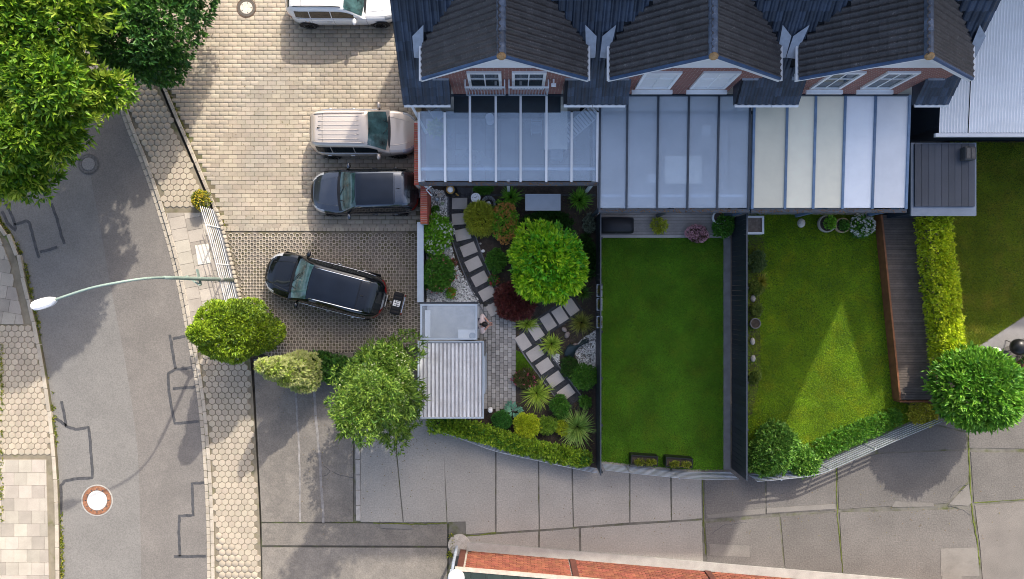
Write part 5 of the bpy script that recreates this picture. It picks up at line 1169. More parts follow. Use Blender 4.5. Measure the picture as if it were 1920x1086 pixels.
tree('ball_tree', 'round lime green ball tree in the middle of the planted garden', 'tree', (x, y, .02), .45, rtree, [('crown', m_lime, dict(n=950, k=8, L=.24, Wd=.10, seed=81, shell=.90, amp=.10, up=.5, outw=.9, spread=.8, zmin=-.1)), ('under_leaves', m_lime2, dict(n=900, k=6, L=.22, Wd=.10, seed=82, shell=.6, amp=.08))], .1)
m_white_f = leafm('white_petal', (.72, .72, .68), (.66, .68, .60), .2, var=.1)
m_pink_f = leafm('pink_petal', (.55, .10, .14), (.62, .26, .24), .2); m_red_f = leafm('red_petal', (.50, .03, .06), (.55, .10, .12), .2); m_orange_f = leafm('orange_petal', (0.620, 0.396, 0.120), (0.620, 0.288, 0.072), .25)
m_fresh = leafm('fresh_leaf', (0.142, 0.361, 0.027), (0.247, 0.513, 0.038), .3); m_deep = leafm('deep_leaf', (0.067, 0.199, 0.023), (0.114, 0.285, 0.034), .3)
shrub('white_rose_shrub', 'shrub dotted with white flowers beside the steel bed wall', 'shrub', 821, 441, .68, .95, m_fresh, 1100, 5, .11, .06, 91, [('blossoms', m_white_f, dict(n=130, k=6, L=.055, Wd=.045, seed=92, shell=1.0, amp=.12, zmin=.2))], 1.35)
shrub('pink_rose_shrub', 'dark green shrub with small pink roses beside the steel bed wall', 'shrub', 824, 515, .66, .9, m_deep, 1100, 5, .11, .06, 93, [('blossoms', m_pink_f, dict(n=42, k=6, L=.05, Wd=.04, seed=94, shell=1.02, amp=.12, zmin=.0))], 1.1)
shrub('small_flower_plant', 'small plant with an orange flower in the white pebbles', 'plant', 847, 549, .19, .3, m_fresh, 150, 5, .07, .03, 95, [('blossoms', leafm('orange2', (.65, .16, .06), (.62, .26, .08), .2), dict(n=10, k=7, L=.07, Wd=.06, seed=96, shell=1.0, zmin=.3))])
shrub('small_red_plant', 'small reddish plant at the edge of the pebbles beside the path', 'plant', 850, 492, .15, .22, leafm('redgreen', (.14, .10, .03), (.30, .12, .06)), 90, 5, .07, .03, 97)
shrub('small_pot_plant', 'small leafy plant in the pebbles by the brick wall', 'plant', 817, 394, .16, .25, m_deep, 90, 5, .07, .04, 98)
m_ylw = leafm('yellow_leaf', (0.390, 0.450, 0.038), (0.540, 0.570, 0.075), .35)
shrub('yellow_shrub', 'yellow green feathery shrub right of the upper stepping stones', 'shrub', 900, 412, .52, .8, m_ylw, 800, 6, .15, .035, 101, None, 1.15, outw=1.0, spread=.8)
shrub('orange_shrub', 'shrub covered in pale orange flower heads', 'shrub', 946, 416, .55, .75, m_fresh, 420, 5, .10, .05, 103, [('blossoms', m_orange_f, dict(n=330, k=6, L=.075, Wd=.06, seed=104, shell=.97, amp=.14, zmin=.0))], 1.25)
shrub('box_shrub', 'small dark green shrub left of the ball tree', 'shrub', 931, 489, .42, .55, m_deep, 420, 5, .10, .05, 105)
m_dred = leafm('dark_red_leaf', (0.104, 0.030, 0.027), (0.190, 0.053, 0.042), .25)
shrub('red_maple_shrub', 'dark red leaved shrub below the ball tree', 'shrub', 968, 564, .80, 1.0, m_dred, 1700, 6, .13, .04, 107, None, 1.05, outw=.8)
shrub('red_flowers', 'small plant with bright red flowers beside the dark red shrub', 'plant', 926, 524, .22, .4, m_deep, 100, 4, .08, .04, 109, [('blossoms', m_red_f, dict(n=34, k=6, L=.05, Wd=.045, seed=110, shell=1.0, zmin=.0))])
shrub('ground_fern', 'dark low fern between the grey table and the ball tree', 'fern', 1022, 415, 1.1, .35, leafm('shade_leaf', (0.024, 0.085, 0.014), (0.043, 0.119, 0.020)), 1300, 5, .12, .04, 111, None, .35, .3)
shrub('dark_groundcover', 'dark leafy ground cover behind the ball tree by the thin fence', 'ground cover', 1098, 480, .42, .3, leafm('shade_leaf', (0.024, 0.085, 0.014), (0.043, 0.119, 0.020)), 700, 5, .12, .05, 112, None, 2.2, .3)
shrub('silver_shrub', 'grey leaved shrub against the thin fence below the right grass clump', 'shrub', 1102, 420, .24, .45, leafm('grey_leaf', (0.150, 0.195, 0.135), (0.225, 0.270, 0.195), .2), 260, 5, .09, .035, 113, None, 1.7)
shrub('fern', 'leafy fern under the terrace edge beside the white clock', 'fern', 907, 356, .38, .4, m_deep, 320, 5, .13, .035, 114, None, .5)
def clump(label, u, v, R, h, n, m, w=.03, seed=1, stiff=.5, ell=(1, 1), name='grass_clump', group=None):
    x, y = W(u, v); t = thing(name, label, 'grass clump', (x, y, .02), group=group)
    rawpart('blades', blades('blades', (x, y, .02), R, h, n, m, w, seed, stiff, 5, .05, ell), t)
    rawpart('inner_blades', blades('inner_blades', (x, y, .02), R * .6, h * 1.15, n // 2, m, w, seed + 1, stiff * .8, 5, .03, ell), t); return t
m_yuc = leafm('strap_green', (0.108, 0.306, 0.022), (0.234, 0.468, 0.054), .3); m_strap = leafm('strap_lime', (0.240, 0.384, 0.032), (0.432, 0.544, 0.072), .3); m_ol = leafm('strap_olive', (0.170, 0.204, 0.034), (0.289, 0.306, 0.060), .3)
clump('spiky green clump at the left of the grey table', 958, 371, .56, .6, 240, m_yuc, .035, 121, .42)
clump('spiky green clump at the right of the grey table', 1086, 376, .56, .6, 260, m_yuc, .035, 123, .42)
clump('strap leaved clump between the stepping stones and the dark ornament', 1034, 645, .62, .55, 170, m_strap, .035, 125, .55)
clump('arching grass clump under the dark red shrub', 988, 607, .58, .4, 150, m_strap, .03, 127, .6, (1.15, .7))
clump('arching yellow green clump below the pink flowers', 1006, 737, .85, .6, 230, m_strap, .032, 129, .55)
clump('big pale arching grass in the lower corner by the thin fence', 1082, 800, 1.0, .85, 260, leafm('strap_pale', (0.210, 0.390, 0.060), (0.390, 0.540, 0.135), .3), .036, 131, .5, (.9, 1.1))
clump('olive bristly clump right of the upper row of stepping stones', 1090, 605, .66, .5, 260, m_ol, .022, 133, .5, (1.0, .9))
clump('dark strap clump at the right of the ball tree', 1092, 548, .5, .4, 110, leafm('strap_dark', (0.054, 0.144, 0.018), (0.108, 0.234, 0.036), .3), .03, 135, .5)
shrub('pink_flower_shrub', 'dark plant with deep pink flowers beside the patio', 'plant', 985, 709, .46, .4, leafm('pinkleaf', (0.075, 0.105, 0.030), (0.135, 0.135, 0.045)), 330, 5, .11, .05, 141, [('blossoms', leafm('deep_pink', (.50, .05, .12), (.60, .16, .22), .2), dict(n=42, k=6, L=.06, Wd=.05, seed=142, shell=1.0, zmin=.2)), ('white_blossom', m_white_f, dict(n=3, k=6, L=.07, Wd=.06, seed=143, shell=1.0, zmin=.5))], .75)
shrub('round_bush', 'round dark green bush beside the lower stepping stones', 'bush', 1094, 706, .50, .75, m_deep, 1000, 5, .085, .045, 145)
shrub('low_dark_bush', 'low dark bush between the ornament and the lower stones', 'bush', 1067, 688, .36, .4, leafm('shade_leaf2', (0.037, 0.102, 0.020), (0.068, 0.153, 0.025)), 420, 5, .08, .04, 147, None, 1.2)
shrub('box_ball', 'dense dark green ball beside the blue hosta', 'bush', 940, 784, .40, .65, leafm('box_leaf', (0.038, 0.162, 0.023), (0.067, 0.228, 0.034), .25), 1100, 5, .06, .03, 149)
x, y = W(961, 768); hs = thing('hosta', 'blue green broad leaved hosta at the foot of the patio', 'hosta', (x, y, .02))
r_ = np.random.default_rng(5); n = 46; a_ = r_.uniform(0, 6.28, n); rr = r_.uniform(.02, .28, n); P = np.stack([x + rr * np.cos(a_), y + rr * np.sin(a_), .25 - rr * .3], 1); D = unit(np.stack([np.cos(a_), np.sin(a_), np.full(n, .15)], 1))
rawpart('leaves', leafmesh('leaves', P, D, r_.uniform(.16, .24, n), r_.uniform(.11, .15, n), leafm('hosta_leaf', (0.102, 0.272, 0.170), (0.153, 0.340, 0.221), .2), .92, .1), hs)
shrub('lime_bush', 'bright yellow green round bush above the hedge', 'bush', 987, 793, .52, .8, leafm('bright_lime', (0.405, 0.540, 0.020), (0.567, 0.620, 0.041), .35), 700, 6, .11, .06, 151)
shrub('euphorbia', 'mid green bush right of the bright round bush', 'bush', 1025, 795, .40, .6, leafm('mid_lime', (0.170, 0.340, 0.034), (0.306, 0.459, 0.051), .3), 420, 6, .11, .05, 153)
shrub('dark_shrub', 'dark green shrub under the last stepping stone', 'shrub', 1048, 757, .36, .55, m_deep, 380, 5, .11, .05, 155)
shrub('young_shrub', 'small dark shrub between the last stepping stone and the pale grass', 'shrub', 1052, 772, .25, .4, m_deep, 220, 5, .09, .045, 156)
shrub('lime_tuft', 'lime green tuft at the left of the pale grass', 'shrub', 1053, 800, .25, .4, leafm('bright_lime', (0.405, 0.540, 0.020), (0.567, 0.620, 0.041), .35), 220, 5, .1, .05, 157, None, 1.3)
shrub('low_fern', 'dark low fern below the last stepping stone by the fence', 'fern', 1096, 752, .25, .3, m_deep, 160, 5, .1, .04, 158)
# hedge along the low railing
hl = smoothline(px([(818, 793), (870, 805), (940, 824), (1010, 842), (1070, 856), (1108, 864)])); bl = [(p.x, p.y + .12, .42, .42, .30, .42) for p, a in walk(hl, .42)]
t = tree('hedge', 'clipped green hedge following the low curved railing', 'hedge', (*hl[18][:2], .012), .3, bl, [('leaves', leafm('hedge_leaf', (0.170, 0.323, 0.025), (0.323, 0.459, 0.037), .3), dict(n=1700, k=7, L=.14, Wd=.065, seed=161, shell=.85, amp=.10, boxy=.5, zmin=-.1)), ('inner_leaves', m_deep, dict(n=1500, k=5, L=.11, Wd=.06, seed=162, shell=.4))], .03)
# under the terrace
shrub('terrace_plant', 'yellow green tall plant under the left end of the glass terrace roof', 'plant', 819, 246, .22, 1.0, leafm('terrace_leaf', (.30, .42, .05), (.36, .48, .08)), 110, 5, .2, .07, 165)
# second and third gardens
shrub('terrace_shrub', 'small yellow green tuft on the plank terrace', 'plant', 1233, 425, .27, .35, m_ylw, 150, 6, .13, .03, 171, z0=.045)
shrub('pink_hydrangea', 'pink flowering plant at the edge of the plain lawn', 'plant', 1305, 440, .40, .5, leafm('brownish', (.12, .07, .05), (.16, .10, .06)), 160, 5, .10, .05, 173, [('blossoms', leafm('pale_pink', (.62, .33, .38), (.68, .42, .45), .2), dict(n=200, k=6, L=.075, Wd=.06, seed=174, shell=.97, zmin=-.1))], .8)
shrub('pot_shrub', 'dark green plant in the white pot on the plank terrace', 'plant', 1351, 424, .36, .6, m_deep, 420, 5, .12, .055, 175, None, 1.2)
shrub('white_hydrangea', 'white flowering plant below the white terrace panels', 'plant', 1606, 424, .46, .6, m_deep, 330, 5, .11, .06, 177, [('blossoms', m_white_f, dict(n=130, k=6, L=.075, Wd=.06, seed=178, shell=.98, zmin=.0))])
shrub('bowl_plant', 'bright green plant filling the larger stone bowl', 'plant', 1546, 419, .24, .3, m_fresh, 180, 5, .08, .04, 179, z0=.36); shrub('pot_plant', 'dark leaves filling the sand coloured pot', 'plant', 1573, 424, .2, .16, m_deep, 120, 4, .08, .04, 180, z0=.34)
shrub('border_shrub', 'grey green shrub in the border below the bare soil', 'shrub', 1417, 492, .30, .4, leafm('dull_leaf', (0.080, 0.144, 0.048), (0.128, 0.192, 0.064)), 300, 5, .09, .04, 181, None, 1.5)
clump('yellow tuft in the border by the slatted fence', 1426, 528, .36, .45, 110, leafm('gold_grass', (.28, .28, .03), (.36, .34, .05), .3), .03, 183, .5, (.8, 1.4))
for u, v, r, sd, lb in ((1416, 540, .28, 185, 'green shrub beside the yellow tuft in the border'), (1414, 580, .22, 186, 'olive cushion above the dark pot in the border'), (1412, 705, .22, 187, 'low green cushion at the lower end of the border')): shrub('border_plant', lb, 'plant', u, v, r, .3, leafm('dull_leaf2', (0.112, 0.192, 0.032), (0.208, 0.256, 0.048)), 200, 5, .08, .04, sd)
x, y = W(1440, 838); tree('corner_bush', 'large green bush in the lower left corner of the wedge lit lawn', 'bush', (x, y, .02), .3, [(x, y, .7, .85, .9, .8), (x - .35, y - .45, .6, .6, .6, .7), (x + .2, y + .35, .55, .7, .6, .6)], [('leaves', leafm('corner_leaf', (0.090, 0.240, 0.030), (0.180, 0.345, 0.053), .3), dict(n=1500, k=6, L=.17, Wd=.07, seed=191, shell=.6))], .05)
x, y = W(1495, 860); tree('corner_bush', 'smaller green bush against the slat railing beside the large corner bush', 'bush', (x, y, .02), .3, [(x, y, .5, .5, .5, .6), (x - .3, y + .1, .45, .5, .45, .5)], [('leaves', leafm('corner_leaf', (0.090, 0.240, 0.030), (0.180, 0.345, 0.053), .3), dict(n=800, k=6, L=.16, Wd=.065, seed=193, shell=.6))], .04)
gl_ = smoothline(px([(1530, 848), (1570, 828), (1620, 806), (1680, 782)])); tree('ground_cover', 'strip of low leafy ground cover inside the slat railing', 'ground cover', (*gl_[9][:2], .02), .3, [(p.x, p.y + .1, .2, .4, .38, .25) for p, a in walk(gl_, .4)], [('leaves', leafm('gc_leaf', (0.080, 0.240, 0.024), (0.144, 0.320, 0.032), .3), dict(n=1400, k=5, L=.11, Wd=.05, seed=195, shell=.5))], .02)
# clipped hedge beside the deck
struct('hedge_bed', MB().prism(px([(1716, 396), (1785, 396), (1800, 700), (1755, 790), (1738, 760)]), -.08, .01), m_soil)
A_, B_ = Vector(W(1746, 408, 1.0)), Vector(W(1776, 690, 1.0)); n = 18; bl = [(*A_.lerp(B_, i / (n - 1)), .85, .46, .40, .82) for i in range(n)]
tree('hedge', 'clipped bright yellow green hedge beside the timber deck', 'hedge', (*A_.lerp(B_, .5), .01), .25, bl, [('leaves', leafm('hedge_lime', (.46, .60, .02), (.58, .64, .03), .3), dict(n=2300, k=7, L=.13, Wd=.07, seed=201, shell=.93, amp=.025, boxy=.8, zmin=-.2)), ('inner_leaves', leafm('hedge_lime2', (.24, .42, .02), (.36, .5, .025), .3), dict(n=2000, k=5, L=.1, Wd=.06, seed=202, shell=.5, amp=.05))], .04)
x, y = W(1824, 723, 1.6); tree('ball_tree', 'round green ball tree at the right end of the slat railing', 'tree', (x, y, -.02), .45, [(x, y, 1.75, 1.62, 1.52, 1.3), (x + .1, y - .1, 2.1, 1.25, 1.2, 1.1)],
     [('crown', leafm('ball_leaf', (0.112, 0.300, 0.030), (0.210, 0.435, 0.045), .3), dict(n=1100, k=8, L=.26, Wd=.095, seed=205, shell=.88, amp=.06, zmin=-.1, outw=.9)), ('under_leaves', m_deep, dict(n=1500, k=5, L=.2, Wd=.08, seed=206, shell=.5, amp=.08))], .12)
shrub('yellow_bush', 'yellow leaved bush at the corner below the timber deck', 'bush', 1722, 775, .5, .6, leafm('gold_leaf', (0.442, 0.429, 0.039), (0.572, 0.546, 0.065), .3), 700, 5, .09, .05, 207, None, .9)
tree('dark_bush', 'dark bush at the right edge behind the round tree', 'bush', (*W(1918, 672), 0), .3, [(*W(1930, 668), .4, .5, .5, .5)], [('leaves', m_ivy, dict(n=300, k=5, L=.12, Wd=.05, seed=209))], .03)

# leaf litter and seedlings on the bare soil of the planted garden
r_ = np.random.default_rng(77); BP = px([(845, 470), (930, 480), (1000, 560), (1110, 400), (1112, 860), (1060, 852), (960, 815), (915, 775), (970, 770), (960, 600), (905, 470), (880, 440)])
Q = []
for k in range(9000):
    q = (r_.uniform(W(845, 0)[0], W(1112, 0)[0]), r_.uniform(W(0, 860)[1], W(0, 365)[1]))
    if math.sin(q[0] * 2.3 + 1) + math.sin(q[1] * 1.9) + r_.normal() * .5 > -.2: Q.append((*q, .02))
Q = np.array([q for q in Q if inpoly(q[0], q[1], px([(850, 365), (1114, 365), (1114, 865), (1060, 852), (960, 828), (900, 808), (815, 790), (905, 770), (905, 600), (850, 480)])) and not (W(903, 0)[0] < q[0] < W(970, 0)[0] and W(0, 766)[1] < q[1] < W(0, 596)[1])]); D = unit(r_.normal(size=(len(Q), 3)) * np.array([1, 1, .5]) + np.array([0, 0, .35]))
o = link('seedlings', leafmesh('seedlings', Q, D, r_.uniform(.04, .11, len(Q)), r_.uniform(.02, .045, len(Q)), leafm('litter', (.05, .10, .02), (.13, .09, .035), .2)), kind='stuff'); o['label'] = 'seedlings and fallen leaves on the dark soil between the shrubs'

# fallen leaves blown over the paved ground
r_ = np.random.default_rng(88); Q = np.concatenate([np.stack([r_.normal(W(720, 0)[0], 2.2, 260), r_.normal(W(0, 830)[1], 1.6, 260), np.full(260, .012)], 1), np.stack([r_.normal(W(450, 0)[0], 1.6, 120), r_.normal(W(0, 700)[1], 1.2, 120), np.full(120, .012)], 1), np.stack([r_.uniform(W(300, 0)[0], W(560, 0)[0], 160), r_.uniform(W(0, 420)[1], W(0, 60)[1], 160), np.full(160, .012)], 1), np.stack([r_.uniform(W(880, 0)[0], W(1900, 0)[0], 200), r_.uniform(W(0, 1020)[1], W(0, 910)[1], 200), np.full(200, .012)], 1)])
Q = Q[Q[:, 0] > W(392, 0)[0]]; D = unit(np.stack([r_.normal(size=len(Q)), r_.normal(size=len(Q)), np.full(len(Q), .1)], 1))
o = link('fallen_leaves', leafmesh('fallen_leaves', Q, D, r_.uniform(.03, .075, len(Q)), r_.uniform(.02, .04, len(Q)), leafm('fallen', (.20, .13, .05), (.12, .11, .04), .1), .95), kind='stuff'); o['label'] = 'scattered small fallen leaves on the paving'
# ================================================================== CARS
m_tyre = mat('tyre', (.012, .012, .013), .8, nscale=9, namp=.2); m_rim = mat('alloy', (.35, .36, .37), .3, metal=.8, nscale=3, namp=.05)
m_trim = mat('black_trim', (.010, .010, .011), .35, nscale=3, namp=.1); m_chrome = mat('chrome', (.75, .76, .78), .15, metal=1.0, nscale=3, namp=.02)
m_cglass = mat('car_glass', (.010, .014, .016), .05, spec=.6, coat=.3, nscale=2, namp=.1); m_tglass = mat('windscreen', (.042, .095, .10), .05, spec=.7, coat=.5, nscale=2.6, namp=.75)
m_lampr = mat('lamp_red', (.22, .008, .008), .12, coat=.6, nscale=5, namp=.1); m_lampw = mat('lamp_clear', (.45, .47, .50), .08, coat=.8, metal=.3, nscale=9, namp=.3)
m_plate = mat('plate_white', (.75, .75, .73), .4, nscale=3, namp=.03)
def paint(name, c, metal=.3, rough=.28): return mat(name, c, rough, var=0, nscale=1.5, namp=.03, metal=metal, coat=.9, spec=.5)
def lerpt(x, tab):
    if x <= tab[0][0]: return tab[0][1]
    for (a, p), (b, q) in zip(tab, tab[1:]):
        if x <= b: f = (x - a) / (b - a); f = f * f * (3 - 2 * f) * .5 + f * .5; return p + (q - p) * f
    return tab[-1][1]
class Car:
    """x forward, y left; L length, Wd width, H height. xs: hood nose .. tail stations given as fractions of L from the nose"""
    def __init__(s, L, Wd, H, cowl, rf, rr, tail, belt=.98, hood=.96, nose=.74, deck=None, tumble=.16, bulge=5.0):
        s.L, s.W, s.H = L, Wd, H; s.cowl = L / 2 - cowl; s.rf = L / 2 - rf; s.rr = L / 2 - rr; s.tail = L / 2 - tail; s.belt = belt
        s.ztop = [(-L / 2, belt - .16), (-L / 2 + .12, belt - .02), (s.tail, belt), (s.cowl, hood), (L / 2 - .55, hood - .08), (L / 2 - .18, nose + .03), (L / 2, nose - .12)]
        s.cab = [(s.tail, belt), (s.tail + (s.rr - s.tail) * .55, belt + (H - belt) * .66), (s.rr, H - .045), (s.rr + .5, H - .005), ((s.rr + s.rf) / 2, H), (s.rf - .2, H - .025), (s.rf, H - .07), (s.cowl, hood)]
        s.tum = tumble; s.bulge = bulge
    def w(s, x):
        t = abs(2 * x / s.L); p = s.bulge * 1.7 if x < 0 else s.bulge * 1.25
        return s.W / 2 * (max(1 - t ** p, 0) ** .40) * (1 - .05 * max(x, 0) / s.L)
    def B(s, x, v):
        a = abs(v); sg = 1 if v >= 0 else -1; w = s.w(x); zt = lerpt(x, s.ztop); zb = .24 + .14 * max(0, abs(2 * x / s.L) - .8) * 5 * .8
        pts = [(0, 0, zt + .025), (.35, .62, zt + .012), (.55, .90, zt - .035), (.64, .975, zt - .11), (.78, 1.0, (zt + zb) * .55), (.92, .97, zb + .12), (1, .90, zb)]
        for (p, y0, z0), (q, y1, z1) in zip(pts, pts[1:]):
            if a <= q + 1e-9: f = (a - p) / (q - p); return Vector((x, sg * w * (y0 + (y1 - y0) * f), z0 + (z1 - z0) * f))
        return Vector((x, sg * w * .9, zb))
    def C(s, x, v):
        a = abs(v); sg = 1 if v >= 0 else -1; zt = lerpt(x, s.cab); hb = s.belt - .03; f = max(0, min(1, (zt - s.belt) / (s.H - s.belt)))
        wb = min(s.w(x) * .955, s.W / 2 * .955); wr = wb - s.tum * f - .02
        pts = [(0, 0, zt), (.4, .55 * wr, zt - .008 * f), (.62, .86 * wr, zt - .035 * f), (.72, wr, zt - .10 * f), (.98, wb, hb + .02), (1, wb, hb - .04)]
        for (p, y0, z0), (q, y1, z1) in zip(pts, pts[1:]):
            if a <= q + 1e-9: t = (a - p) / (q - p); return Vector((x, sg * (y0 + (y1 - y0) * t), max(z0 + (z1 - z0) * t, hb - .04)))
        return Vector((x, sg * wb, hb))
    def patch(s, fn, x0, x1, v0, v1, nx=8, nv=8, off=.008, mb=None, skew0=0, skew1=0):
        mb = mb or MB(); P = []
        for i in range(nx + 1):
            for j in range(nv + 1):
                v = v0 + (v1 - v0) * j / nv; xa = x0 + skew0 * abs(v) ** 2; xb = x1 + skew1 * abs(v) ** 2; x = xa + (xb - xa) * i / nx; p = fn(x, v); e = .01
                tu = fn(min(x + e, s.L / 2 - .001), v) - fn(max(x - e, -s.L / 2 + .001), v); tv = fn(x, min(v + e, 1)) - fn(x, max(v - e, -1)); n = tu.cross(tv)
                n = n.normalized() if n.length > 1e-9 else Vector((0, 0, 1)); P.append(p + n * off)
        mb.add(P, [(i * (nv + 1) + j, (i + 1) * (nv + 1) + j, (i + 1) * (nv + 1) + j + 1, i * (nv + 1) + j + 1) for i in range(nx) for j in range(nv)]); return mb
def car(label, u, v, rz, C, mp, roof=None, rails=None, windscreen=None, rib=False, two_tone=None, name='parked_car', cat='car', sill=None):
    x, y = W(u, v); t = thing(name, label, cat, (x, y, 0), rz, 'parked cars'); L = C.L
    P = lambda n, mb, m, par=None, sm=True, **k: part(n, mb, m, par or t, sm, local=True, **k)
    N = 34; xs = [L / 2 * math.sin(math.pi / 2 * (-1 + 2 * i / N)) * .9995 for i in range(N + 1)]; vs = [-1, -.92, -.78, -.7, -.64, -.6, -.55, -.45, -.35, -.18, 0, .18, .35, .45, .55, .6, .64, .7, .78, .92, 1]
    mb = MB(); mb.add([C.B(xx, vv) for xx in xs for vv in vs], [(i * 21 + j, (i + 1) * 21 + j, (i + 1) * 21 + j + 1, i * 21 + j + 1) for i in range(N) for j in range(20)] + [tuple(range(20, -1, -1)), tuple(N * 21 + j for j in range(21))])
    P('body', mb, mp)
    xs = np.linspace(C.tail + .005, C.cowl - .005, 30); vs = [-1, -.98, -.85, -.72, -.67, -.62, -.5, -.4, -.2, 0, .2, .4, .5, .62, .67, .72, .85, .98, 1]; k = len(vs)
    mb = MB(); mb.add([C.C(xx, vv) for xx in xs for vv in vs], [(i * k + j, (i + 1) * k + j, (i + 1) * k + j + 1, i * k + j + 1) for i in range(29) for j in range(k - 1)]); P('cabin', mb, mp)
    P('underside', MB().box(0, 0, .26, L * .86, C.W * .82, .1), m_trim, sm=False)
    ws = P('windscreen', C.patch(C.C, C.rf + .02, C.cowl - .05, -.66, .66, 10, 12, .010, skew0=-.10, skew1=-.22), windscreen or m_tglass)
    P('cowl_trim', C.patch(C.B, C.cowl - .12, C.cowl + .05, -.52, .52, 3, 12, .014, skew0=-.3, skew1=-.3), m_trim)
    for sgn in (-1, 1): P('wiper', MB().tube([(C.cowl - .05, sgn * .1 + .25, C.belt + .02), (C.cowl - .28, sgn * .32 + .1, C.belt + .17)], .012, 5), m_trim, ws)
    P('rear_window', C.patch(C.C, C.tail + .06, C.rr - .10, -.60, .60, 8, 10, .010, skew0=.10, skew1=.06), m_cglass)
    for sgn in (-1, 1):
        a, b = (.76, .95) if sgn > 0 else (-.95, -.76)
        edges = [C.tail + (C.rr - C.tail) * .75 + .1, C.rr + (C.rf - C.rr) * .30, C.rr + (C.rf - C.rr) * .72, C.rf + (C.cowl - C.rf) * .45]
        for p, q in zip(edges, edges[1:]): P('side_window', C.patch(C.C, p + .02, q - .02, a, b, 6, 3, .009), m_cglass)
        P('window_trim', MB().tube([C.C(xx, sgn * .975) + Vector((0, sgn * .012, 0)) for xx in np.linspace(edges[0], edges[-1] + .1, 12)], .012, 5), m_chrome if rails is not None else m_trim)
        # mirrors
        mx = C.cowl - .42; mc = Vector((mx, sgn * (C.W / 2 + .10), C.belt + .06)); mi = P('mirror', MB().ball(mc, (.085, .14, .085), 12, 8), two_tone or mp)
        P('mirror_arm', MB().tube([(mx + .03, sgn * (C.W / 2 - .08), C.belt + .0), mc], .03, 6), m_trim, mi)
        for xx in (C.rr + (C.rf - C.rr) * .22, C.rr + (C.rf - C.rr) * .66): p = C.B(xx, sgn * .67); P('door_handle', MB().tube([p + Vector((-.1, sgn * .03, 0)), p + Vector((0, sgn * .045, .01)), p + Vector((.1, sgn * .03, 0))], .018, 6), m_chrome if rails is not None else mp)
        # door seams
        for xx in (C.rr + (C.rf - C.rr) * .30, C.rr + (C.rf - C.rr) * .74, C.cowl + .02): P('door_seam', C.patch(C.B, xx - .005, xx + .005, sgn * .58, sgn * .93, 1, 8, .004), m_trim)
        P('headlamp', C.patch(C.B, L / 2 - .60, L / 2 - .13, *((.47, .66) if sgn > 0 else (-.66, -.47)), 6, 4, .008), m_lampw)
        P('tail_lamp', C.patch(C.B, -L / 2 + .03, -L / 2 + .30, *((.42, .72) if sgn > 0 else (-.72, -.42)), 5, 5, .010), m_lampr)
        if rails is not None: P('roof_rail', MB().tube([C.C(xx, sgn * .60) + Vector((0, 0, .035 if .05 < f < .95 else .0)) for f, xx in ((f, C.rr + .02 + (C.rf - C.rr - .15) * f) for f in np.linspace(0, 1, 12))], .02, 6), rails)
    for ax, wx in (('f', L / 2 - .86), ('r', -L / 2 + .84)):
        for sgn in (-1, 1):
            yy = sgn * (C.w(wx) - .10); arch = MB()
            arch.add([(wx + .40 * math.cos(a), sgn * (C.w(wx) + .004), max(.335 + .40 * math.sin(a), .2)) for a in np.linspace(-.3, math.pi + .3, 16)], [tuple(range(16)) if sgn < 0 else tuple(range(15, -1, -1))]); P('wheel_arch', arch, m_trim, sm=False)
            wm = MB(); R_ = Matrix.Rotation(math.pi / 2, 4, 'X'); n = 24
            prof = [(.22, -.11), (.31, -.11), (.335, -.08), (.335, .08), (.31, .115), (.23, .115)]; vv = []
            for r_, z in prof: vv += [(wx + r_ * math.cos(2 * math.pi * k / n), yy + sgn * z, .335 + r_ * math.sin(2 * math.pi * k / n)) for k in range(n)]
            wm.add(vv, [(i * n + k, i * n + (k + 1) % n, (i + 1) * n + (k + 1) % n, (i + 1) * n + k) for i in range(5) for k in range(n)] + [tuple(range(n)), tuple(range(5 * n, 6 * n))]); wh = P('wheel', wm, m_tyre)
            rm = MB()
            for k in range(5): a = 2 * math.pi * k / 5; rm.add([(wx + r_ * math.cos(a + d), yy + sgn * .122, .335 + r_ * math.sin(a + d)) for r_, d in ((.05, -.5), (.22, -.16), (.22, .16), (.05, .5))], [(0, 1, 2, 3), (3, 2, 1, 0)])
            rm.add([(wx + r_ * math.cos(2 * math.pi * k / n), yy + sgn * .1215, .335 + r_ * math.sin(2 * math.pi * k / n)) for r_ in (.205, .232) for k in range(n)], [(k, (k + 1) % n, n + (k + 1) % n, n + k) for k in range(n)]); P('rim', rm, m_rim, wh, sm=False)
    P('bonnet', C.patch(C.B, C.cowl + .06, L / 2 - .26, -.50, .50, 10, 12, .012, skew0=-.25, skew1=-.12), mp)
    for sgn in (-1, 1): P('bonnet_crease', MB().tube([C.B(C.cowl + .02 + f * (L / 2 - .36 - C.cowl), sgn * (.36 - .06 * f)) + Vector((0, 0, .012)) for f in np.linspace(0, 1, 8)], .012, 5), mp)
    P('grille', C.patch(C.B, L / 2 - .10, L / 2 - .02, -.5, .5, 3, 8, .012), m_trim)
    P('number_plate', MB().box(L / 2 + .012, 0, .46, .015, .5, .11), m_plate, sm=False); P('number_plate', MB().box(-L / 2 - .012, 0, .62, .015, .5, .11), m_plate, sm=False)
    if roof: P('glass_roof', C.patch(C.C, C.rr + .40, C.rf - .02, -.63, .63, 10, 10, .012), roof)
    P('roof_seam', C.patch(C.C, C.rr + .36, C.rr + .375, -.58, .58, 1, 10, .012), m_trim)
    if rib:
        for vv in np.linspace(-.46, .46, 6): P('roof_rib', MB().tube([C.C(xx, vv) + Vector((0, 0, .002)) for xx in np.linspace(C.rr + .2, C.rf - .35, 10)], .016, 5), mp)
    p = C.C(C.rr + .25, 0); P('aerial', MB().add([p + Vector(q) for q in ((-.09, -.025, 0), (-.09, .025, 0), (.09, 0, 0), (-.08, 0, .07))], [(0, 1, 3), (1, 2, 3), (2, 0, 3)]), m_trim, sm=False)
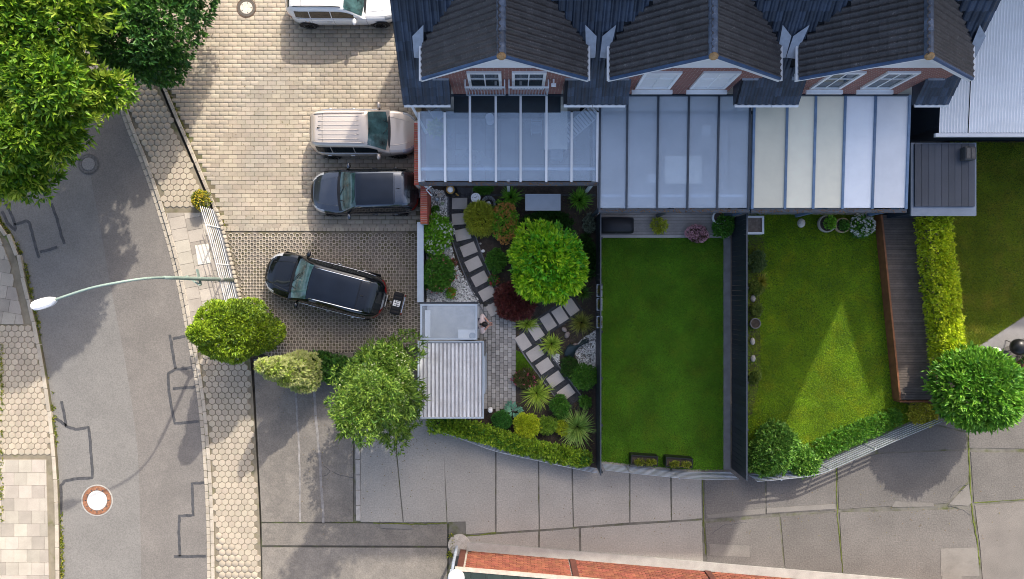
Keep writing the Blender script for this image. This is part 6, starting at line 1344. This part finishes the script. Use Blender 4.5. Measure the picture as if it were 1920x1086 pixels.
    P('spoiler', C.patch(C.C, C.rr - .12, C.rr + .03, -.6, .6, 3, 10, .022), two_tone or mp)
    return t
suv = Car(4.40, 1.85, 1.66, 1.12, 1.88, 4.02, 4.34, 1.02, 1.0, .78)
car('beige estate car with a ribbed roof parked nose to the brick wall', 690, 257, 0.0, suv, paint('paint_beige', (.57, .50, .43), .35, .3), None, mat('rail_beige', (.55, .5, .45), .3, metal=.5), None, True)
cuv = Car(4.42, 1.84, 1.60, 1.22, 2.0, 3.92, 4.36, 1.0, .98, .76)
car('dark blue grey car with a black glass roof parked below the beige one', 691, 365, math.pi + .015, cuv, paint('paint_slate', (.095, .108, .13), .8, .2), mat('glass_roof', (.03, .037, .048), .06, metal=.8, coat=.6, nscale=2, namp=.2), None)
xc = Car(5.05, 1.92, 1.60, 1.25, 2.08, 4.46, 4.96, 1.02, .98, .74)
bc = car('black estate car with silver roof rails parked askew in the bay', 619, 535, math.pi - rad(14.5), xc, paint('paint_black', (.016, .019, .024), .7, .12), mat('glass_roof2', (.028, .035, .046), .06, metal=.8, coat=.6, nscale=2, namp=.2), m_chrome)
part('rear_chrome_strip', xc.patch(xc.B, -xc.L / 2 + .03, -xc.L / 2 + .09, -.4, .4, 2, 12, .015), m_chrome, bc, True, local=True)
part('tow_bar', MB().tube([(-2.4, 0, .38), (-2.72, 0, .38), (-2.76, 0, .46)], .035, 8), m_trim, bc, True, local=True)
wag = Car(4.62, 1.82, 1.50, 1.35, 2.12, 4.15, 4.55, .98, .93, .70)
car('white estate car at the top edge of the driveway', 651, 14, 0.0, wag, paint('paint_white', (.78, .78, .78), 0, .3), None, mat('rail_dark', (.02, .02, .025), .3))
# folded bicycle carrier behind the black car
R_ = math.pi - rad(14.5); d = Vector((math.cos(R_), math.sin(R_))); c = Vector(W(619, 535)); p = c - d * 2.97
bk_ = thing('bike_carrier', 'folded black bicycle carrier with a number plate behind the black car', 'bike carrier', (p.x, p.y, 0), R_)
Pq = lambda n, mb, m: part(n, mb, m, bk_, local=True)
Pq('frame', MB().rbox(0, 0, .56, .40, .92, .10, .03), m_trim)
for yy in (-.36, -.22, .22, .36): Pq('wheel_tray', MB().rbox(.02, yy, .635, .34, .10, .05, .02), m_tyre)
Pq('number_plate', MB().box(0, 0, .626, .28, .24, .03), m_plate)
gl2 = MB()
for a_, b_, w_, h_ in ((-.07, .07, .10, .02), (.03, .07, .10, .02), (-.02, .11, .02, .1), (-.02, .03, .02, .1), (.0, -.02, .18, .02), (.05, -.06, .02, .06), (-.06, -.09, .12, .02), (.06, -.1, .05, .02)): gl2.box(a_, b_, .644, w_, h_, .006)
Pq('plate_lettering', gl2, m_black)
Pq('light_bar', MB().tube([(-.26, -.36, .55), (-.26, .36, .55)], .02, 6), m_chrome)
for yy in (-.38, .38): Pq('lamp', MB().ball((-.27, yy, .56), (.03, .05, .035), 8, 6), m_lampr)
Pq('neck', MB().tube([(.18, 0, .56), (.30, 0, .5)], .035, 8), m_chrome); Pq('support_leg', MB().tube([(0, 0, .0), (0, 0, .52)], .03, 6), m_trim)

# ================================================================== STREET LAMP
bx, by = W(437, 525); sl = thing('street_lamp', 'green street lamp with a long arm reaching over the road', 'street lamp', (bx, by, 0))
m_green = mat('lamp_green', (.20, .265, .235), .45, nscale=3, namp=.1)
part('pole', MB().tube([(bx, by, -.05), (bx, by, 2.5), (bx, by, 5.0), (bx - .02, by, 5.6)], [.085, .075, .062, .058], 10), m_green, sl, True)
hx, hy = W(101, 563, 7.05)
arm = [(bx - .02, by, 5.55), (bx - .12, by - .02, 6.1), (bx - .42, by - .08, 6.55), (bx - .95, by - .2, 6.84), (bx - 1.7, by - .38, 6.98), (hx, hy, 7.05)]
part('arm', MB().tube(smoothline(arm, 5), .042, 10), m_green, sl, True)
dx, dy = (hx - bx + .95), (hy - by + .2); dl = math.hypot(dx, dy); dx /= dl; dy /= dl; hd2 = MB(); prof = [(-.06, .05), (0, .10), (.12, .145), (.35, .165), (.55, .16), (.66, .135), (.70, .09)]
top = []; bot = []
for s_, w_ in prof:
    cx, cy = hx + dx * s_, hy + dy * s_
    for f in (-1, -.6, 0, .6, 1): top.append((cx - dy * w_ * f, cy + dx * w_ * f, 7.07 + .075 * (1 - f * f) + .01))
k = len(prof); hd2.add(top + [(x, y, 6.98) for x, y, z in top], [(i * 5 + j, (i + 1) * 5 + j, (i + 1) * 5 + j + 1, i * 5 + j + 1) for i in range(k - 1) for j in range(4)] + [(5 * k + i * 5 + j + 1, 5 * k + (i + 1) * 5 + j + 1, 5 * k + (i + 1) * 5 + j, 5 * k + i * 5 + j) for i in range(k - 1) for j in range(4)] + [(i * 5, 5 * k + i * 5, 5 * k + (i + 1) * 5, (i + 1) * 5) for i in range(k - 1)] + [(i * 5 + 4, (i + 1) * 5 + 4, 5 * k + (i + 1) * 5 + 4, 5 * k + i * 5 + 4) for i in range(k - 1)] + [(0, 1, 2, 3, 4, 5 * k + 4, 5 * k + 3, 5 * k + 2, 5 * k + 1, 5 * k), tuple(5 * (k - 1) + j for j in (4, 3, 2, 1, 0)) + tuple(5 * k + 5 * (k - 1) + j for j in range(5))])
part('lamp_head', hd2, m_wpvc, sl, False)
part('diffuser', MB().box(hx + dx * .35, hy + dy * .35, 6.96, .5, .22, .03, math.atan2(dy, dx)), m_lampw, sl)
for a_ in (rad(118), rad(160)): part('sign_plate', MB().box(bx + .24 * math.cos(a_ + math.pi) * -1, by + .24 * math.sin(a_ + math.pi) * -1 - .15, 2.85 + .2 * (a_ > 2.4), .62, .035, .16, a_ - rad(15)), m_green, sl)
part('collar', MB().tube([(bx, by, 1.15), (bx, by, 1.35)], .1, 10), mat('collar_grey', (.35, .34, .33), .5), sl)

# ================================================================== PERSON
x, y = W(903, 607, 1.2)
pe = thing('person', 'person in a pale pink top with dark hair, elbows out, standing on the patio', 'person', (x, y, .05), 0.0)
def skin(name, V, E, R, m, parent, root=0, sub=2):
    me = bpy.data.meshes.new(name); me.from_pydata(V, E, []); o = bpy.data.objects.new(name, me); COL.objects.link(o)
    md = o.modifiers.new('skin', 'SKIN'); md.use_smooth_shade = True; sd = o.modifiers.new('sub', 'SUBSURF'); sd.levels = sub; sd.render_levels = sub
    for i, r in enumerate(R): me.skin_vertices[0].data[i].radius = r if isinstance(r, tuple) else (r, r); me.skin_vertices[0].data[i].use_root = (i == root)
    me.materials.append(m); o.parent = parent; return o
m_top = mat('pale_top', (.62, .50, .47), .8, nscale=6, namp=.1); m_skin = mat('skin', (.50, .27, .20), .5, nscale=5, namp=.08); m_hair = mat('dark_hair', (.012, .009, .008), .5, nscale=20, namp=.3); m_trou = mat('trousers', (.10, .10, .13), .85, nscale=6, namp=.2)
# body: pelvis, spine, neck, head, legs, arms (facing +x, head bowed, forearms raised in front)
V = [(0, 0, .92), (.0, 0, 1.12), (.03, 0, 1.32), (.06, 0, 1.44), (.12, 0, 1.53), (.15, 0, 1.62), (.17, 0, 1.70),
     (0, .10, .86), (.02, .11, .48), (0, .12, .08), (.12, .12, .04), (0, -.10, .86), (.02, -.11, .48), (0, -.12, .08), (.12, -.12, .04),
     (.03, .17, 1.40), (.02, .36, 1.28), (.18, .20, 1.26), (.30, .06, 1.30), (.03, -.17, 1.40), (.02, -.36, 1.28), (.18, -.20, 1.26), (.30, -.06, 1.30)]
E = [(0, 1), (1, 2), (2, 3), (3, 4), (4, 5), (5, 6), (0, 7), (7, 8), (8, 9), (9, 10), (0, 11), (11, 12), (12, 13), (13, 14), (2, 15), (15, 16), (16, 17), (17, 18), (2, 19), (19, 20), (20, 21), (21, 22)]
Rr = [(.15, .12), (.14, .11), (.16, .12), .06, .055, .10, .085, .10, .065, .045, .04, .10, .065, .045, .04, .075, .05, .042, .032, .075, .05, .042, .032]
skin('body', V, E, Rr, m_skin, pe)
# clothing slightly proud of the body
V2 = [(0, 0, .90), (.0, 0, 1.12), (.03, 0, 1.33), (.05, 0, 1.42), (.03, .18, 1.40), (.02, .37, 1.28), (.15, .23, 1.26), (.03, -.18, 1.40), (.02, -.37, 1.28), (.15, -.23, 1.26)]
skin('top', V2, [(0, 1), (1, 2), (2, 3), (2, 4), (4, 5), (5, 6), (2, 7), (7, 8), (8, 9)], [(.19, .15), (.17, .13), (.19, .14), .09, .10, .075, .06, .10, .075, .06], m_top, pe)
V3 = [(0, 0, .95), (0, .10, .86), (.02, .11, .48), (0, .12, .10), (0, -.10, .86), (.02, -.11, .48), (0, -.12, .10)]
skin('trousers', V3, [(0, 1), (1, 2), (2, 3), (0, 4), (4, 5), (5, 6)], [(.17, .14), .12, .085, .07, .12, .085, .07], m_trou, pe)
part('hair', MB().ball((.145, 0, 1.68), (.125, .105, .12), 16, 10, Matrix.Rotation(rad(25), 3, 'Y')), m_hair, pe, True, local=True)
part('ponytail', MB().tube([(.03, 0, 1.66), (-.03, 0, 1.60), (-.05, 0, 1.48)], [.04, .045, .015], 8), m_hair, pe, True, local=True)
part('nose', MB().ball((.27, 0, 1.61), (.022, .014, .02), 8, 6), m_skin, pe, True, local=True)
for s in (-1, 1):
    part('ear', MB().ball((.15, s * .105, 1.62), (.025, .012, .035), 8, 6), m_skin, pe, True, local=True)
    part('eye', MB().ball((.243, s * .035, 1.645), (.01, .014, .008), 8, 6), m_black, pe, True, local=True)
    HV = [(.29, s * .065, 1.30), (.34, s * .05, 1.315), (.375, s * .04, 1.325)]; 
    skin('palm', HV, [(0, 1), (1, 2)], [.028, (.036, .02), (.034, .016)], m_skin, pe, 0, 1)
    for k, (dy, ln) in enumerate(((-.026, .062), (-.009, .075), (.009, .07), (.026, .055))):
        b = Vector((.385, s * .04 + dy, 1.328)); skin('finger', [tuple(b - Vector((.02, 0, 0))), tuple(b + Vector((ln * .5, -s * .008, .012))), tuple(b + Vector((ln * .8, -s * .016, -.01)))], [(0, 1), (1, 2)], [.010, .009, .007], m_skin, pe, 0, 1)
    b = Vector((.33, s * .02, 1.33)); skin('thumb', [tuple(b), tuple(b + Vector((.035, -s * .018, .02))), tuple(b + Vector((.06, -s * .02, .025)))], [(0, 1), (1, 2)], [.012, .011, .008], m_skin, pe, 0, 1)
for s in (-1, 1): part('shoe', MB().ball((.05, s * .12, .045), (.14, .055, .05), 10, 6), m_black, pe, True, local=True)
solo('mobile_phone', MB().rbox(x + .40, y, 1.40, .015, .075, .15, .004), m_black, 'black mobile phone held in front of the person on the patio', 'phone')
